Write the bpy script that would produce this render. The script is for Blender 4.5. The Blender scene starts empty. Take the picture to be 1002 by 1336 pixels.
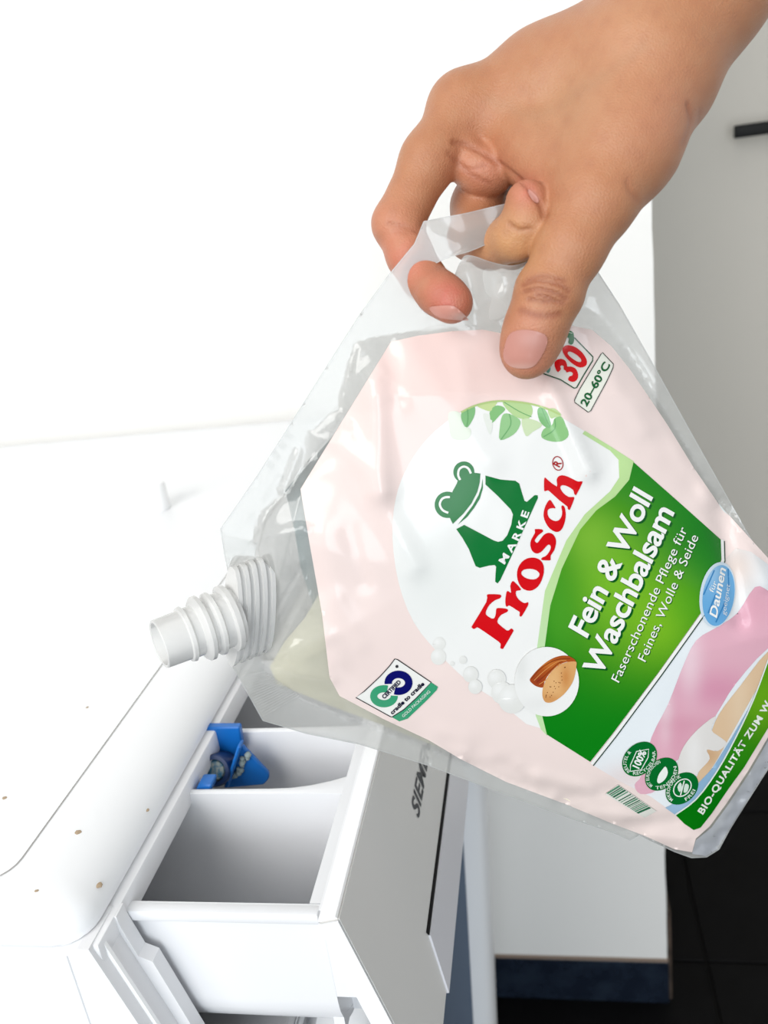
import bpy, bmesh, math, random
import numpy as np
from mathutils import Vector, Matrix
from mathutils.bvhtree import BVHTree

# ------------------------------------------------------------------ camera
F_PX, CX, CY = 1140.0, 501.0, 668.0          # focal length / principal point of the 1002x1336 photograph
RC = np.array([[0.98018761, 0.14949225, -0.12993965],
               [-0.06655193, -0.36931652, -0.92691755],
               [-0.18655585, 0.91720084, -0.35205048]])   # rows: camera right, down, forward in world
CAM = np.array([0.15621212, -0.20426663, 1.06597591])
scene = bpy.context.scene
COL = scene.collection
cd = bpy.data.cameras.new('camera'); cam = bpy.data.objects.new('camera', cd); COL.objects.link(cam)
cd.sensor_fit = 'VERTICAL'; cd.sensor_height = 36.0; cd.sensor_width = 27.0
cd.lens = F_PX / 1336.0 * 36.0
cd.clip_start = 0.01; cd.clip_end = 50
r0, r1, r2 = [Vector(r).normalized() for r in RC]
cam.matrix_world = Matrix(((r0.x, -r1.x, -r2.x, CAM[0]), (r0.y, -r1.y, -r2.y, CAM[1]), (r0.z, -r1.z, -r2.z, CAM[2]), (0, 0, 0, 1)))
cd.dof.use_dof = True; cd.dof.focus_distance = 0.325; cd.dof.aperture_fstop = 15.0
scene.camera = cam

# ------------------------------------------------------------------ world, lights, exposure
w = bpy.data.worlds.new('daylight'); scene.world = w; w.use_nodes = True
wb = w.node_tree.nodes['Background']; wb.inputs[0].default_value = (0.93, 0.97, 1.0, 1); wb.inputs[1].default_value = 0.50
def area(name, loc, target, size, power, color):
    l = bpy.data.lights.new(name, 'AREA'); l.shape = 'RECTANGLE'; l.size, l.size_y = size; l.energy = power; l.color = color
    o = bpy.data.objects.new(name, l); COL.objects.link(o); o.location = loc
    o.rotation_euler = (Vector(target) - Vector(loc)).to_track_quat('-Z', 'Y').to_euler()
    return o
area('window_daylight', (-0.85, -1.75, 2.0), (0.05, 0.3, 0.9), (1.5, 1.5), 42, (1.0, 0.985, 0.96))
area('cool_low_fill', (0.5, -2.1, 0.9), (0.2, 0.6, 0.4), (0.9, 1.7), 22, (0.88, 0.95, 1.0))  # added cool fill that brightens the low wall; no known source there
vs = scene.view_settings
vs.view_transform = 'Standard'; vs.look = 'None'; vs.gamma = 1.0; vs.use_curve_mapping = False; vs.exposure = 0.06

# ------------------------------------------------------------------ helpers
def lin(c):
    """8-bit sRGB -> linear rgba"""
    out = []
    for v in c[:3]:
        v = v / 255.0
        out.append(v / 12.92 if v <= 0.04045 else ((v + 0.055) / 1.055) ** 2.4)
    return (out[0], out[1], out[2], 1.0)
def W(px, py, depth):
    d = np.array([(px - CX) / F_PX, (py - CY) / F_PX, 1.0]) * depth
    return Vector(CAM + RC.T @ d)
def Wn(px, py, depth):
    """vectorised"""
    px = np.asarray(px, float); py = np.asarray(py, float); depth = np.asarray(depth, float)
    d = np.stack([(px - CX) / F_PX * depth, (py - CY) / F_PX * depth, depth], -1)
    return CAM + d @ RC
def onplane(px, py, ax, val):
    d = RC.T @ np.array([(px - CX) / F_PX, (py - CY) / F_PX, 1.0])
    t = (val - CAM[ax]) / d[ax]
    return Vector(CAM + t * d)
MATS = {}
def mat(name, color, rough=0.5, spec=0.5, metal=0.0, coat=0.0, bump=None, noise=None, sss=None):
    if name in MATS: return MATS[name]
    m = bpy.data.materials.new(name); m.use_nodes = True; nt = m.node_tree; b = nt.nodes['Principled BSDF']
    col = color if len(color) == 4 else (*color, 1)
    b.inputs['Base Color'].default_value = col
    b.inputs['Roughness'].default_value = rough; b.inputs['Specular IOR Level'].default_value = spec
    b.inputs['Metallic'].default_value = metal; b.inputs['Coat Weight'].default_value = coat; b.inputs['Coat Roughness'].default_value = 0.08
    tc = nt.nodes.new('ShaderNodeTexCoord')
    if noise:      # (scale, colour2, lo, hi)
        n = nt.nodes.new('ShaderNodeTexNoise'); n.inputs['Scale'].default_value = noise[0]; n.inputs['Detail'].default_value = 5
        nt.links.new(tc.outputs['Object'], n.inputs['Vector'])
        r = nt.nodes.new('ShaderNodeValToRGB'); r.color_ramp.elements[0].position = noise[2]; r.color_ramp.elements[1].position = noise[3]
        r.color_ramp.elements[0].color = noise[1]; r.color_ramp.elements[1].color = col
        nt.links.new(n.outputs['Fac'], r.inputs['Fac']); nt.links.new(r.outputs['Color'], b.inputs['Base Color'])
    if bump:       # (scale, strength, distance)
        n2 = nt.nodes.new('ShaderNodeTexNoise'); n2.inputs['Scale'].default_value = bump[0]; n2.inputs['Detail'].default_value = 4
        nt.links.new(tc.outputs['Object'], n2.inputs['Vector'])
        bp = nt.nodes.new('ShaderNodeBump'); bp.inputs['Strength'].default_value = bump[1]; bp.inputs['Distance'].default_value = bump[2]
        nt.links.new(n2.outputs['Fac'], bp.inputs['Height']); nt.links.new(bp.outputs['Normal'], b.inputs['Normal'])
    if sss:
        b.inputs['Subsurface Weight'].default_value = sss[0]; b.inputs['Subsurface Radius'].default_value = sss[1]; b.inputs['Subsurface Scale'].default_value = sss[2]
    MATS[name] = m
    return m
def attr_mat(name, rough=0.3, spec=0.5, coat=0.0, sss=None, bump=None):
    m = mat(name, (1, 1, 1, 1), rough, spec, coat=coat, sss=sss, bump=bump)
    nt = m.node_tree; a = nt.nodes.new('ShaderNodeVertexColor'); a.layer_name = 'Col'
    nt.links.new(a.outputs['Color'], nt.nodes['Principled BSDF'].inputs['Base Color'])
    return m
def film_mat(name, color, alpha, rough=0.12, tint=(1, 1, 1, 1), spec=0.6, trans=0.5, bump=None):
    """thin clear / milky plastic: transparent mixed with a glossy, partly light-passing layer"""
    m = bpy.data.materials.new(name); m.use_nodes = True; nt = m.node_tree; nt.nodes.clear()
    out = nt.nodes.new('ShaderNodeOutputMaterial'); mix = nt.nodes.new('ShaderNodeMixShader'); mix2 = nt.nodes.new('ShaderNodeMixShader')
    add = nt.nodes.new('ShaderNodeMixShader')
    tr = nt.nodes.new('ShaderNodeBsdfTransparent'); tr.inputs[0].default_value = tint
    df = nt.nodes.new('ShaderNodeBsdfDiffuse'); df.inputs[0].default_value = color
    tl = nt.nodes.new('ShaderNodeBsdfTranslucent'); tl.inputs[0].default_value = color
    gl = nt.nodes.new('ShaderNodeBsdfGlossy'); gl.inputs[0].default_value = (1, 1, 1, 1); gl.inputs['Roughness'].default_value = rough
    fr = nt.nodes.new('ShaderNodeFresnel'); fr.inputs[0].default_value = 1.0 + spec
    mix2.inputs[0].default_value = trans
    nt.links.new(df.outputs[0], mix2.inputs[1]); nt.links.new(tl.outputs[0], mix2.inputs[2])
    mix.inputs[0].default_value = alpha
    nt.links.new(tr.outputs[0], mix.inputs[1]); nt.links.new(mix2.outputs[0], mix.inputs[2])
    nt.links.new(fr.outputs[0], add.inputs[0]); nt.links.new(mix.outputs[0], add.inputs[1]); nt.links.new(gl.outputs[0], add.inputs[2])
    nt.links.new(add.outputs[0], out.inputs[0])
    if bump:
        tc = nt.nodes.new('ShaderNodeTexCoord'); n2 = nt.nodes.new('ShaderNodeTexNoise'); n2.inputs['Scale'].default_value = bump[0]
        nt.links.new(tc.outputs['Object'], n2.inputs['Vector'])
        bp = nt.nodes.new('ShaderNodeBump'); bp.inputs['Strength'].default_value = bump[1]; bp.inputs['Distance'].default_value = bump[2]
        nt.links.new(n2.outputs['Fac'], bp.inputs['Height']); nt.links.new(bp.outputs['Normal'], gl.inputs['Normal'])
    MATS[name] = m
    return m
def tag(o, label=None, cat=None, group=None, kind=None):
    if label: o['label'] = label
    if cat: o['category'] = cat
    if group: o['group'] = group
    if kind: o['kind'] = kind
    return o
def empty(name, loc):
    o = bpy.data.objects.new(name, None); COL.objects.link(o); o.location = loc; o.empty_display_size = 0.02
    return o
def link(name, me, m, parent=None, label=None):
    o = bpy.data.objects.new(name, me); COL.objects.link(o)
    if m: me.materials.append(m)
    if parent:
        o.parent = parent
        o.matrix_parent_inverse = world_of(parent).inverted()
    if label: o['label'] = label
    return o
def world_of(o):
    m = Matrix.Translation(o.location) if o.type == 'EMPTY' else o.matrix_basis.copy()
    return m
def smooth(me, ang=None):
    me.polygons.foreach_set('use_smooth', [True] * len(me.polygons))
    if ang: me.set_sharp_from_angle(angle=math.radians(ang))
def from_bm(name, bm, m, parent=None, sm=None, label=None):
    bmesh.ops.recalc_face_normals(bm, faces=bm.faces)
    me = bpy.data.meshes.new(name); bm.to_mesh(me); bm.free()
    if sm: smooth(me, sm)
    return link(name, me, m, parent, label)
def box(bm, lo, hi, bev=0.0, seg=2):
    r = bmesh.ops.create_cube(bm, size=1.0); vs_ = r['verts']
    for v in vs_:
        v.co = Vector((lo[i] + (v.co[i] + 0.5) * (hi[i] - lo[i]) for i in range(3)))
    if bev:
        es = {e for v in vs_ for e in v.link_edges}
        bmesh.ops.bevel(bm, geom=list(es), offset=bev, segments=seg, profile=0.5, affect='EDGES', clamp_overlap=True)
def prism(bm, pts, dirv):
    """closed polygon of 3D pts extruded along dirv"""
    a = [bm.verts.new(p) for p in pts]; d = Vector(dirv); b = [bm.verts.new(Vector(p) + d) for p in pts]
    bm.faces.new(a); bm.faces.new(b[::-1])
    n = len(a)
    for i in range(n): bm.faces.new((a[i], a[(i + 1) % n], b[(i + 1) % n], b[i]))
def lathe(bm, base, axis, prof, n=40, closed=False):
    """prof: list of (distance along axis, radius)"""
    ax = Vector(axis).normalized(); u = ax.orthogonal().normalized(); v = ax.cross(u); rings = []
    for (t, r) in prof:
        rings.append([bm.verts.new(Vector(base) + ax * t + (u * math.cos(2 * math.pi * k / n) + v * math.sin(2 * math.pi * k / n)) * r) for k in range(n)])
    for i in range(len(rings) - 1):
        for k in range(n): bm.faces.new((rings[i][k], rings[i][(k + 1) % n], rings[i + 1][(k + 1) % n], rings[i + 1][k]))
    if closed:
        for k in range(n): bm.faces.new((rings[-1][k], rings[-1][(k + 1) % n], rings[0][(k + 1) % n], rings[0][k]))
    else:
        bm.faces.new(rings[0][::-1]); bm.faces.new(rings[-1])
def catmull(pts, n=6, closed=True):
    pts = [np.array(p, float) for p in pts]; m = len(pts); out = []
    for i in range(m if closed else m - 1):
        p0 = pts[(i - 1) % m] if closed or i > 0 else pts[0]; p1 = pts[i]; p2 = pts[(i + 1) % m]
        p3 = pts[(i + 2) % m] if closed or i + 2 < m else pts[-1]
        for k in range(n):
            t = k / n
            out.append(0.5 * ((2 * p1) + (-p0 + p2) * t + (2 * p0 - 5 * p1 + 4 * p2 - p3) * t * t + (-p0 + 3 * p1 - 3 * p2 + p3) * t ** 3))
    if not closed: out.append(pts[-1])
    return [tuple(p) for p in out]
def zm(x0, y0, s, pts): return [(x0 + p[0] * s, y0 + p[1] * s) for p in pts]
def seg_dist(P, A, B):
    AB = B - A; L = max(float(AB @ AB), 1e-9)
    t = np.clip(((P - A) @ AB) / L, 0, 1)
    return np.linalg.norm(P - A - t[:, None] * AB, axis=1), t
def poly_dist(P, poly, closed=True):
    poly = np.array(poly, float); d = np.full(len(P), 1e9); n = len(poly)
    for i in range(n if closed else n - 1):
        d = np.minimum(d, seg_dist(P, poly[i], poly[(i + 1) % n])[0])
    return d
def inside(P, poly):
    poly = np.array(poly, float); x, y = P[:, 0], P[:, 1]; res = np.zeros(len(P), bool); n = len(poly)
    for i in range(n):
        x1, y1 = poly[i]; x2, y2 = poly[(i + 1) % n]
        if y1 == y2: continue
        c = ((y1 > y) != (y2 > y)) & (x < (x2 - x1) * (y - y1) / (y2 - y1) + x1)
        res ^= c
    return res
# ------------------------------------------------------------------ room shell
FZ = 0.015; WY = 0.668; WX = 0.2655
M_WALL = mat('white_plaster', lin((247, 246, 243)), 0.75, 0.25, bump=(60, 0.25, 0.002))
def structure(name, bm, m, parent=None, sm=None):
    o = from_bm(name, bm, m, parent, sm)
    if not parent: o['kind'] = 'structure'
    return o
bm = bmesh.new()
# plaster wall whose free end is slightly ragged
zs = np.linspace(FZ + 0.076, 2.6, 90); rnd = random.Random(3)
edge = [WX + rnd.uniform(-0.0007, 0.0007) for _ in zs]
front = [bm.verts.new((-2.2, WY, z)) for z in zs]; fe = [bm.verts.new((e, WY, z)) for e, z in zip(edge, zs)]
be = [bm.verts.new((e, WY + 0.11, z)) for e, z in zip(edge, zs)]; bk = [bm.verts.new((-2.2, WY + 0.11, z)) for z in zs]
for i in range(len(zs) - 1):
    bm.faces.new((front[i], fe[i], fe[i + 1], front[i + 1])); bm.faces.new((fe[i], be[i], be[i + 1], fe[i + 1])); bm.faces.new((be[i], bk[i], bk[i + 1], be[i + 1]))
bm.faces.new((front[0], bk[0], be[0], fe[0])); bm.faces.new((front[-1], fe[-1], be[-1], bk[-1])); 
wall = structure('wall_back', bm, M_WALL)
tag(wall, 'white plastered wall ending in a free edge behind the appliance', 'wall')
# dark tile plinth under the wall, with a pale joint above it
bm = bmesh.new(); box(bm, (-2.2, WY - 0.002, FZ), (WX + 0.001, WY + 0.112, FZ + 0.071), 0.0006, 1)
bb = structure('baseboard_back', bm, mat('plinth_tile', lin((22, 30, 44)), 0.25, 0.5, noise=(30, lin((34, 44, 58)), 0.35, 0.6)))
tag(bb, 'dark blue black tile plinth along the bottom of the white wall', 'baseboard')
bm = bmesh.new(); box(bm, (-2.2, WY - 0.0012, FZ + 0.071), (WX + 0.0008, WY + 0.111, FZ + 0.0765))
structure('mortar_joint', bm, mat('mortar', lin((150, 132, 118)), 0.9, 0.1), bb)
bm = bmesh.new(); box(bm, (WX + 0.001, WY + 0.004, FZ), (WX + 0.006, WY + 0.112, FZ + 0.15), 0.001, 1)
structure('end_strip', bm, mat('plinth_end', lin((92, 78, 68)), 0.8, 0.2, noise=(40, lin((60, 52, 46)), 0.35, 0.6)), bb)
# floor slab and tiles
bm = bmesh.new(); box(bm, (-2.2, -2.5, FZ - 0.06), (2.2, 2.2, FZ - 0.004))
floor = structure('floor', bm, mat('grout', lin((28, 27, 26)), 0.9, 0.1)); tag(floor, 'floor of near black tiles with thin grey joints', 'floor')
M_TILE = mat('black_tile', lin((5, 5, 6)), 0.55, 0.12, noise=(14, lin((10, 10, 12)), 0.35, 0.7), bump=(90, 0.12, 0.001))
bm = bmesh.new(); box(bm, (-0.1483, -0.1483, -0.012), (0.1483, 0.1483, 0.0), 0.0012, 1)
tile0 = None
for i in range(-6, 6):
    for j in range(-6, 5):
        x0 = 0.325 + i * 0.3; y0 = 0.733 + j * 0.3
        if abs(x0 + 0.15) > 2.1 or y0 < -2.2 or y0 > 1.7: continue
        if tile0 is None:
            t = from_bm('tile', bm, M_TILE, floor); tile0 = t
        else:
            t = bpy.data.objects.new('tile', tile0.data); COL.objects.link(t); t.parent = floor
        t.location = (x0 + 0.15, y0 + 0.15, FZ)
# room door standing further back, in the shade of the wall
DY = 1.30
bm = bmesh.new(); box(bm, (-0.25, DY, FZ + 0.008), (0.72, DY + 0.045, 2.05), 0.002, 1)
door = structure('door_1', bm, mat('door_paint', lin((226, 221, 212)), 0.55, 0.3, bump=(45, 0.12, 0.001))); tag(door, 'plain off white door in the shade behind the free wall edge', 'door')
pa = onplane(958, 172, 1, DY - 0.045)
bm = bmesh.new(); box(bm, (pa.x, DY - 0.052, pa.z - 0.0095), (pa.x + 0.135, DY - 0.038, pa.z + 0.0085), 0.002, 2)
lathe(bm, (pa.x + 0.122, DY - 0.045, pa.z), (0, 1, 0), [(0, 0.009), (0.0455, 0.009)], 20)
lathe(bm, (pa.x + 0.122, DY - 0.008, pa.z), (0, 1, 0), [(0, 0.026), (0.008, 0.026)], 28)
structure('door_handle', bm, mat('black_metal', lin((12, 11, 10)), 0.5, 0.25), door, 30)
bm = bmesh.new(); box(bm, (-2.2, DY, FZ), (-0.26, DY + 0.1, 2.6)); box(bm, (0.73, DY, FZ), (2.2, DY + 0.1, 2.6)); box(bm, (-0.26, DY, 2.06), (0.73, DY + 0.1, 2.6))
tag(structure('wall_far', bm, M_WALL), 'white wall around the shaded door', 'wall')
bm = bmesh.new(); box(bm, (1.25, 0.2, FZ), (1.35, DY, 2.6))  # unseen wall, added to keep ambient light off the door
tag(structure('wall_right_added', bm, M_WALL), 'unseen white side wall added to darken the passage beside the door', 'wall')
bm = bmesh.new(); box(bm, (-2.2, -1.0, 2.6), (2.2, 2.2, 2.66))  # unseen ceiling, added so world light enters only from the open sides
tag(structure('ceiling', bm, M_WALL), 'plain white unseen ceiling added above the utility corner to cut ambient light', 'ceiling')
# ------------------------------------------------------------------ washing machine
M_ENAMEL = mat('white_enamel', lin((243, 244, 246)), 0.32, 0.45)
M_PLAS = mat('white_plastic', lin((236, 236, 238)), 0.38, 0.4)
M_TRAY = mat('tray_plastic', lin((232, 233, 236)), 0.35, 0.4)
M_GREY = mat('pale_grey_plastic', lin((226, 225, 223)), 0.4, 0.4)
M_DARK = mat('dark_cavity', lin((28, 29, 32)), 0.6, 0.3)
TZ = 0.85
wm = empty('washing_machine', (-0.30, 0.32, FZ))
tag(wm, 'white front loading washing machine with its detergent drawer pulled out', 'washing machine')
# cabinet: side panel with a shallow recessed field, back
bm = bmesh.new(); box(bm, (-0.600, 0.0001, FZ + 0.01), (-0.013, 0.646, 0.735), 0.0008, 1)
box(bm, (-0.600, 0.0001, 0.7345), (-0.013, 0.0205, 0.8346)); box(bm, (-0.600, 0.2065, 0.7345), (-0.013, 0.646, 0.8346)); box(bm, (-0.600, 0.0201, 0.7345), (-0.401, 0.2069, 0.8346))
from_bm('cabinet', bm, M_ENAMEL, wm, 40)
bm = bmesh.new(); box(bm, (-0.57, -0.0007, FZ + 0.05), (-0.0178, 0.004, 0.8318), 0.0007, 2)
from_bm('side_panel', bm, M_ENAMEL, wm, 40)
# worktop: thick slab with rounded front edge
def worktop():
    bm = bmesh.new(); x0, x1, y0, y1, z0 = -0.605, -0.0100, 0.0, 0.647, 0.8345
    rings = []
    levels = [(0.004, 0.0, z0), (0.0005, 0.0, z0 + 0.0006)] + [(0.022 * (1 - math.cos(t)), 0.009 * (1 - math.cos(t)), TZ - 0.0135 * (1 - math.sin(t))) for t in np.linspace(0, math.pi / 2, 11)]
    for fx_, sy_, z in levels:
        ring = []; cr = 0.013
        for cx_, cy_, a0 in ((x1, y0, -90), (x1, y1, 0), (x0, y1, 90), (x0, y0, 180)):
            sx = 1 if cx_ == x1 else -1; sy = 1 if cy_ == y1 else -1
            ix = fx_ if sx > 0 else sy_
            for k in range(7):
                a = math.radians(a0 + k * 15)
                ring.append(bm.verts.new((cx_ - sx * (cr + ix) + cr * math.cos(a), cy_ - sy * (cr + sy_) + cr * math.sin(a), z)))
        rings.append(ring)
    n = len(rings[0])
    for i in range(len(rings) - 1):
        for k in range(n): bm.faces.new((rings[i][k], rings[i][(k + 1) % n], rings[i + 1][(k + 1) % n], rings[i + 1][k]))
    bm.faces.new(rings[-1]); bm.faces.new(rings[0][::-1])
    return bm
top_ = from_bm('worktop', worktop(), M_ENAMEL, wm, 35)
top_bvh = BVHTree.FromPolygons([v.co.copy() for v in top_.data.vertices], [tuple(p.vertices) for p in top_.data.polygons])
# inlaid plate: the hairline seam around it shows on the worktop
bm = bmesh.new(); pts = []
x0, x1, y0, y1, cr = -0.585, -0.0445, 0.0135, 0.632, 0.012
for cx_, cy_, a0 in ((x1 - cr, y0 + cr, -90), (x1 - cr, y1 - cr, 0), (x0 + cr, y1 - cr, 90), (x0 + cr, y0 + cr, 180)):
    for k in range(7):
        a = math.radians(a0 + k * 15); pts.append((cx_ + cr * math.cos(a), cy_ + cr * math.sin(a)))
for (p, q) in zip(pts, pts[1:] + pts[:1]):
    d = Vector((q[0] - p[0], q[1] - p[1], 0)); nrm = Vector((-d.y, d.x, 0)).normalized() * 0.00022
    a, b = Vector((*p, TZ + 0.0003)), Vector((*q, TZ + 0.0003))
    bm.faces.new([bm.verts.new(v) for v in (a - nrm, b - nrm, b + nrm, a + nrm)])
from_bm('seam', bm, mat('seam_grey', lin((150, 146, 142)), 0.9, 0.1), wm)  # flat grey hairline strip that draws the seam
# fascia: corner post leaning outward towards the bottom (n = 0.967, 0, 0.255), with a raised bead
TILT = 0.2633
def fx(z, off=0.0): return off + (0.8449 - z) * TILT
bm = bmesh.new()
prism(bm, [(-0.0090, -0.0001, 0.8347), (fx(0.70, -0.0090), -0.0001, 0.70), (-0.0134, -0.0001, 0.70), (-0.0134, -0.0001, 0.8347)], (0, 0.0190, 0))
from_bm('corner_post', bm, M_PLAS, wm, 30)
bm = bmesh.new()
prism(bm, [(-0.0072, 0.0052, 0.834), (fx(0.70, -0.0076), 0.0052, 0.70), (fx(0.70, -0.012), 0.0052, 0.70), (-0.012, 0.0052, 0.834)], (0, 0.0015, 0))
from_bm('bead', bm, mat('bead_white', lin((255, 255, 255)), 0.3, 0.5), wm, 30)
# plate beside the drawer
def sheet(poly_xz, y0, y1):
    b = bmesh.new(); prism(b, [(x, y0, z) for x, z in poly_xz], (0, y1 - y0, 0)); return b
from_bm('drawer_surround', sheet([(-0.014, 0.8338), (-0.0060, 0.8338), (-0.0055, 0.829), (-0.002, 0.815), (0.003, 0.8125), (0.0125, 0.775), (0.03, 0.70), (-0.03, 0.70)], 0.0150, 0.0212), M_PLAS, wm, 30)
# header strip over the drawer slot
bm = bmesh.new(); box(bm, (-0.03, 0.002, 0.8225), (-0.0065, 0.63, 0.8342), 0.0012, 2)
from_bm('slot_header', bm, M_PLAS, wm, 40)
# slot cavity and the control panel to its right
from_bm('control_panel', sheet([(-0.012, 0.8265), (0.0, 0.8265), (0.032, 0.70), (-0.012, 0.70)], 0.206, 0.640), M_GREY, wm, 30)
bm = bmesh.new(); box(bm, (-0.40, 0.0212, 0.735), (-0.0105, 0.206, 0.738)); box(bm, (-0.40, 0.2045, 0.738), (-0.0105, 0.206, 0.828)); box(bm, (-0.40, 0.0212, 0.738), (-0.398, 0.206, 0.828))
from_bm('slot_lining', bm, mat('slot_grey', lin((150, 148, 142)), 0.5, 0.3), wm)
# lower front with glossy reveal strips below the drawer
bm = bmesh.new(); box(bm, (-0.02, 0.003, FZ + 0.02), (0.006, 0.646, 0.70), 0.004, 2)
from_bm('front_panel', bm, M_ENAMEL, wm, 40)
bm = bmesh.new(); box(bm, (-0.012, 0.0212, 0.7005), (0.03, 0.64, 0.734), 0.002, 2)
from_bm('lower_fascia', bm, mat('grey_gloss', lin((188, 188, 190)), 0.12, 0.6), wm, 40)
bm = bmesh.new(); box(bm, (0.0302, 0.024, 0.703), (0.0306, 0.64, 0.7045)); box(bm, (0.0302, 0.024, 0.716), (0.0308, 0.64, 0.7215)); box(bm, (0.0302, 0.024, 0.724), (0.0306, 0.64, 0.7252))
from_bm('trim_lines', bm, M_ENAMEL, wm)
bm = bmesh.new(); box(bm, (0.0285, 0.115, 0.702), (0.0312, 0.30, 0.7325), 0.0008, 1)
from_bm('display_window', bm, mat('navy_glass', lin((22, 36, 92)), 0.1, 0.6), wm)

# drawer ---------------------------------------------------------------
dw = bmesh.new(); DZ = 0.829
x_in, x_fr = -0.17, 0.0665
# trough section (y, z): outer skin down, round the bottom, up; then the inner skin back
def trough(off):
    pts = [(0.0245 + off, DZ)] + [(0.0245 + off + (0.024 - off) * (1 - math.cos(t)), 0.784 - (0.024 - off) * math.sin(t)) for t in np.linspace(0, math.pi / 2, 8)]
    far = [(0.1975 - off - (0.024 - off) * (1 - math.cos(t)), 0.784 - (0.024 - off) * math.sin(t)) for t in np.linspace(math.pi / 2, 0, 8)] + [(0.1975 - off, DZ)]
    return pts + far
outer_, inner_ = trough(0), trough(0.0026)[::-1]
prism(dw, [(x_in, y, z) for y, z in outer_ + inner_], (x_fr - x_in, 0, 0))
box(dw, (x_in, 0.0218, 0.8243), (x_fr, 0.0268, DZ + 0.0003), 0.0011, 2)      # rolled rim
box(dw, (x_in, 0.026, 0.765), (x_in + 0.003, 0.196, DZ), 0.0008, 1)
box(dw, (0.0622, 0.0275, 0.765), (0.0664, 0.1945, DZ))
prism(dw, [(0.0663, 0.0246, DZ), (0.0690, 0.0246, DZ + 0.001), (0.0800, 0.0246, 0.7868), (0.0663, 0.0246, 0.7868)], (0, 0.1725, 0))   # end wall joined to the front
prism(dw, [(0.0622, 0.040, 0.79), (0.078, 0.040, 0.79), (0.078, 0.040, 0.762), (0.0622, 0.040, 0.762)], (0, 0.14, 0))
drawer = from_bm('detergent_drawer', dw, M_TRAY, wm, 40, 'white compartment tray pulled out of the slot')
def divider(yc, z1, bow):
    b = bmesh.new(); n = 28; prev = None
    for k in range(n + 1):
        t = k / n; x = x_in + (0.064 - x_in) * t
        fl = max(0.0, (t - 0.86) / 0.14); y = yc + bow * fl * fl; th = 0.0016 + 0.0045 * fl ** 2
        ring = [b.verts.new((x, y - th, 0.761)), b.verts.new((x, y + th, 0.761)), b.verts.new((x, y + th, z1 - 0.0005)), b.verts.new((x, y + th * 0.5, z1)), b.verts.new((x, y - th * 0.5, z1)), b.verts.new((x, y - th, z1 - 0.0005))]
        if prev:
            for i in range(6): b.faces.new((prev[i], prev[(i + 1) % 6], ring[(i + 1) % 6], ring[i]))
        else: b.faces.new(ring[::-1])
        prev = ring
    b.faces.new(prev)
    from_bm('divider', b, M_TRAY, drawer, 50)
divider(0.0895, DZ - 0.0003, 0.004); divider(0.1340, DZ - 0.0003, -0.004)
# drawer front: slab leaning with the fascia
nF = Vector((0.9671, 0, 0.2546)); dF = Vector((0.2546, 0, -0.9671))     # normal, down the face
P0 = Vector((0.0755, 0, 0.8328))
def face_pt(y, s, off=0.0): return Vector((P0.x, y, P0.z)) + dF * s + nF * off
bm = bmesh.new(); y0, y1 = 0.0172, 0.2045; S = 0.094; th = 0.0078
prism(bm, [face_pt(y0, 0), face_pt(y0, S), face_pt(y0, S, -th), face_pt(y0, 0.003, -th), face_pt(y0, 0.0004, -th)], (0, y1 - y0, 0))
es = [e for e in bm.edges]
bmesh.ops.bevel(bm, geom=es, offset=0.0006, segments=2, affect='EDGES', clamp_overlap=True)
front_ = from_bm('drawer_front', bm, M_GREY, drawer, 35, 'leaning pale grey drawer front')
bm = bmesh.new(); prism(bm, [face_pt(y0 - 0.0002, 0.0006, -0.0002), face_pt(y0 - 0.0002, S, -0.0002), face_pt(y0 - 0.0002, S, -th), face_pt(y0 - 0.0002, 0.0006, -th)], (0, -0.0006, 0)); prism(bm, [face_pt(y0, -0.0002, -0.0004), face_pt(y0, -0.0002, -th + 0.0002), face_pt(y0, -0.0009, -th + 0.0004), face_pt(y0, -0.0009, -0.0008)], (0, y1 - y0, 0))
from_bm('front_rim', bm, M_ENAMEL, drawer)
# grip plate below the dark gap
bm = bmesh.new()
g = [face_pt(0.0735, 0.0700, -0.0004), face_pt(0.2045, 0.0700, -0.0004), face_pt(0.2045, 0.0945, -0.0004), face_pt(0.0655, 0.0945, -0.0004)]
prism(bm, g, nF * 0.0013)
from_bm('grip_plate', bm, mat('grip_light', lin((226, 226, 232)), 0.3, 0.5), drawer, 30)
bm = bmesh.new(); g = [face_pt(0.0725, 0.0672, 0.0001), face_pt(0.2045, 0.0672, 0.0001), face_pt(0.2045, 0.0698, 0.0001), face_pt(0.0735, 0.0698, 0.0001)]
prism(bm, g, nF * 0.0004); from_bm('grip_gap', bm, mat('black_gap', lin((8, 8, 9)), 0.7, 0.2), drawer)
# lettering helper: flat text mesh in text units (cap height = 1, x advance), returned as (verts2d, faces)
def text_mesh(body, bold=0.0, spacing=1.0, shear=0.0, res=5):
    c = bpy.data.curves.new('t', 'FONT'); c.body = body; c.size = 1.0; c.offset = bold; c.space_character = spacing; c.shear = shear
    c.resolution_u = res; c.fill_mode = 'FRONT'
    o = bpy.data.objects.new('t', c); COL.objects.link(o)
    dg = bpy.context.evaluated_depsgraph_get(); me = o.evaluated_get(dg).to_mesh()
    vs_ = np.array([(v.co.x, v.co.y) for v in me.vertices]); fs = [tuple(p.vertices) for p in me.polygons]
    o.to_mesh_clear(); bpy.data.objects.remove(o); bpy.data.curves.remove(c)
    return vs_, fs
CAPH = text_mesh('H')[0][:, 1].max()
bpy_text_cache = {}
vv, ff = text_mesh('SIEMENS', bold=0.022, spacing=1.02)
vv = vv / CAPH; vv[:, 0] -= vv[:, 0].min(); L = vv[:, 0].max()
bm = bmesh.new(); vs_ = []
for x, y in vv: vs_.append(bm.verts.new(face_pt(0.1165 + x / L * 0.062, 0.0445 - y * 0.0088, 0.00025)))
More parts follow.
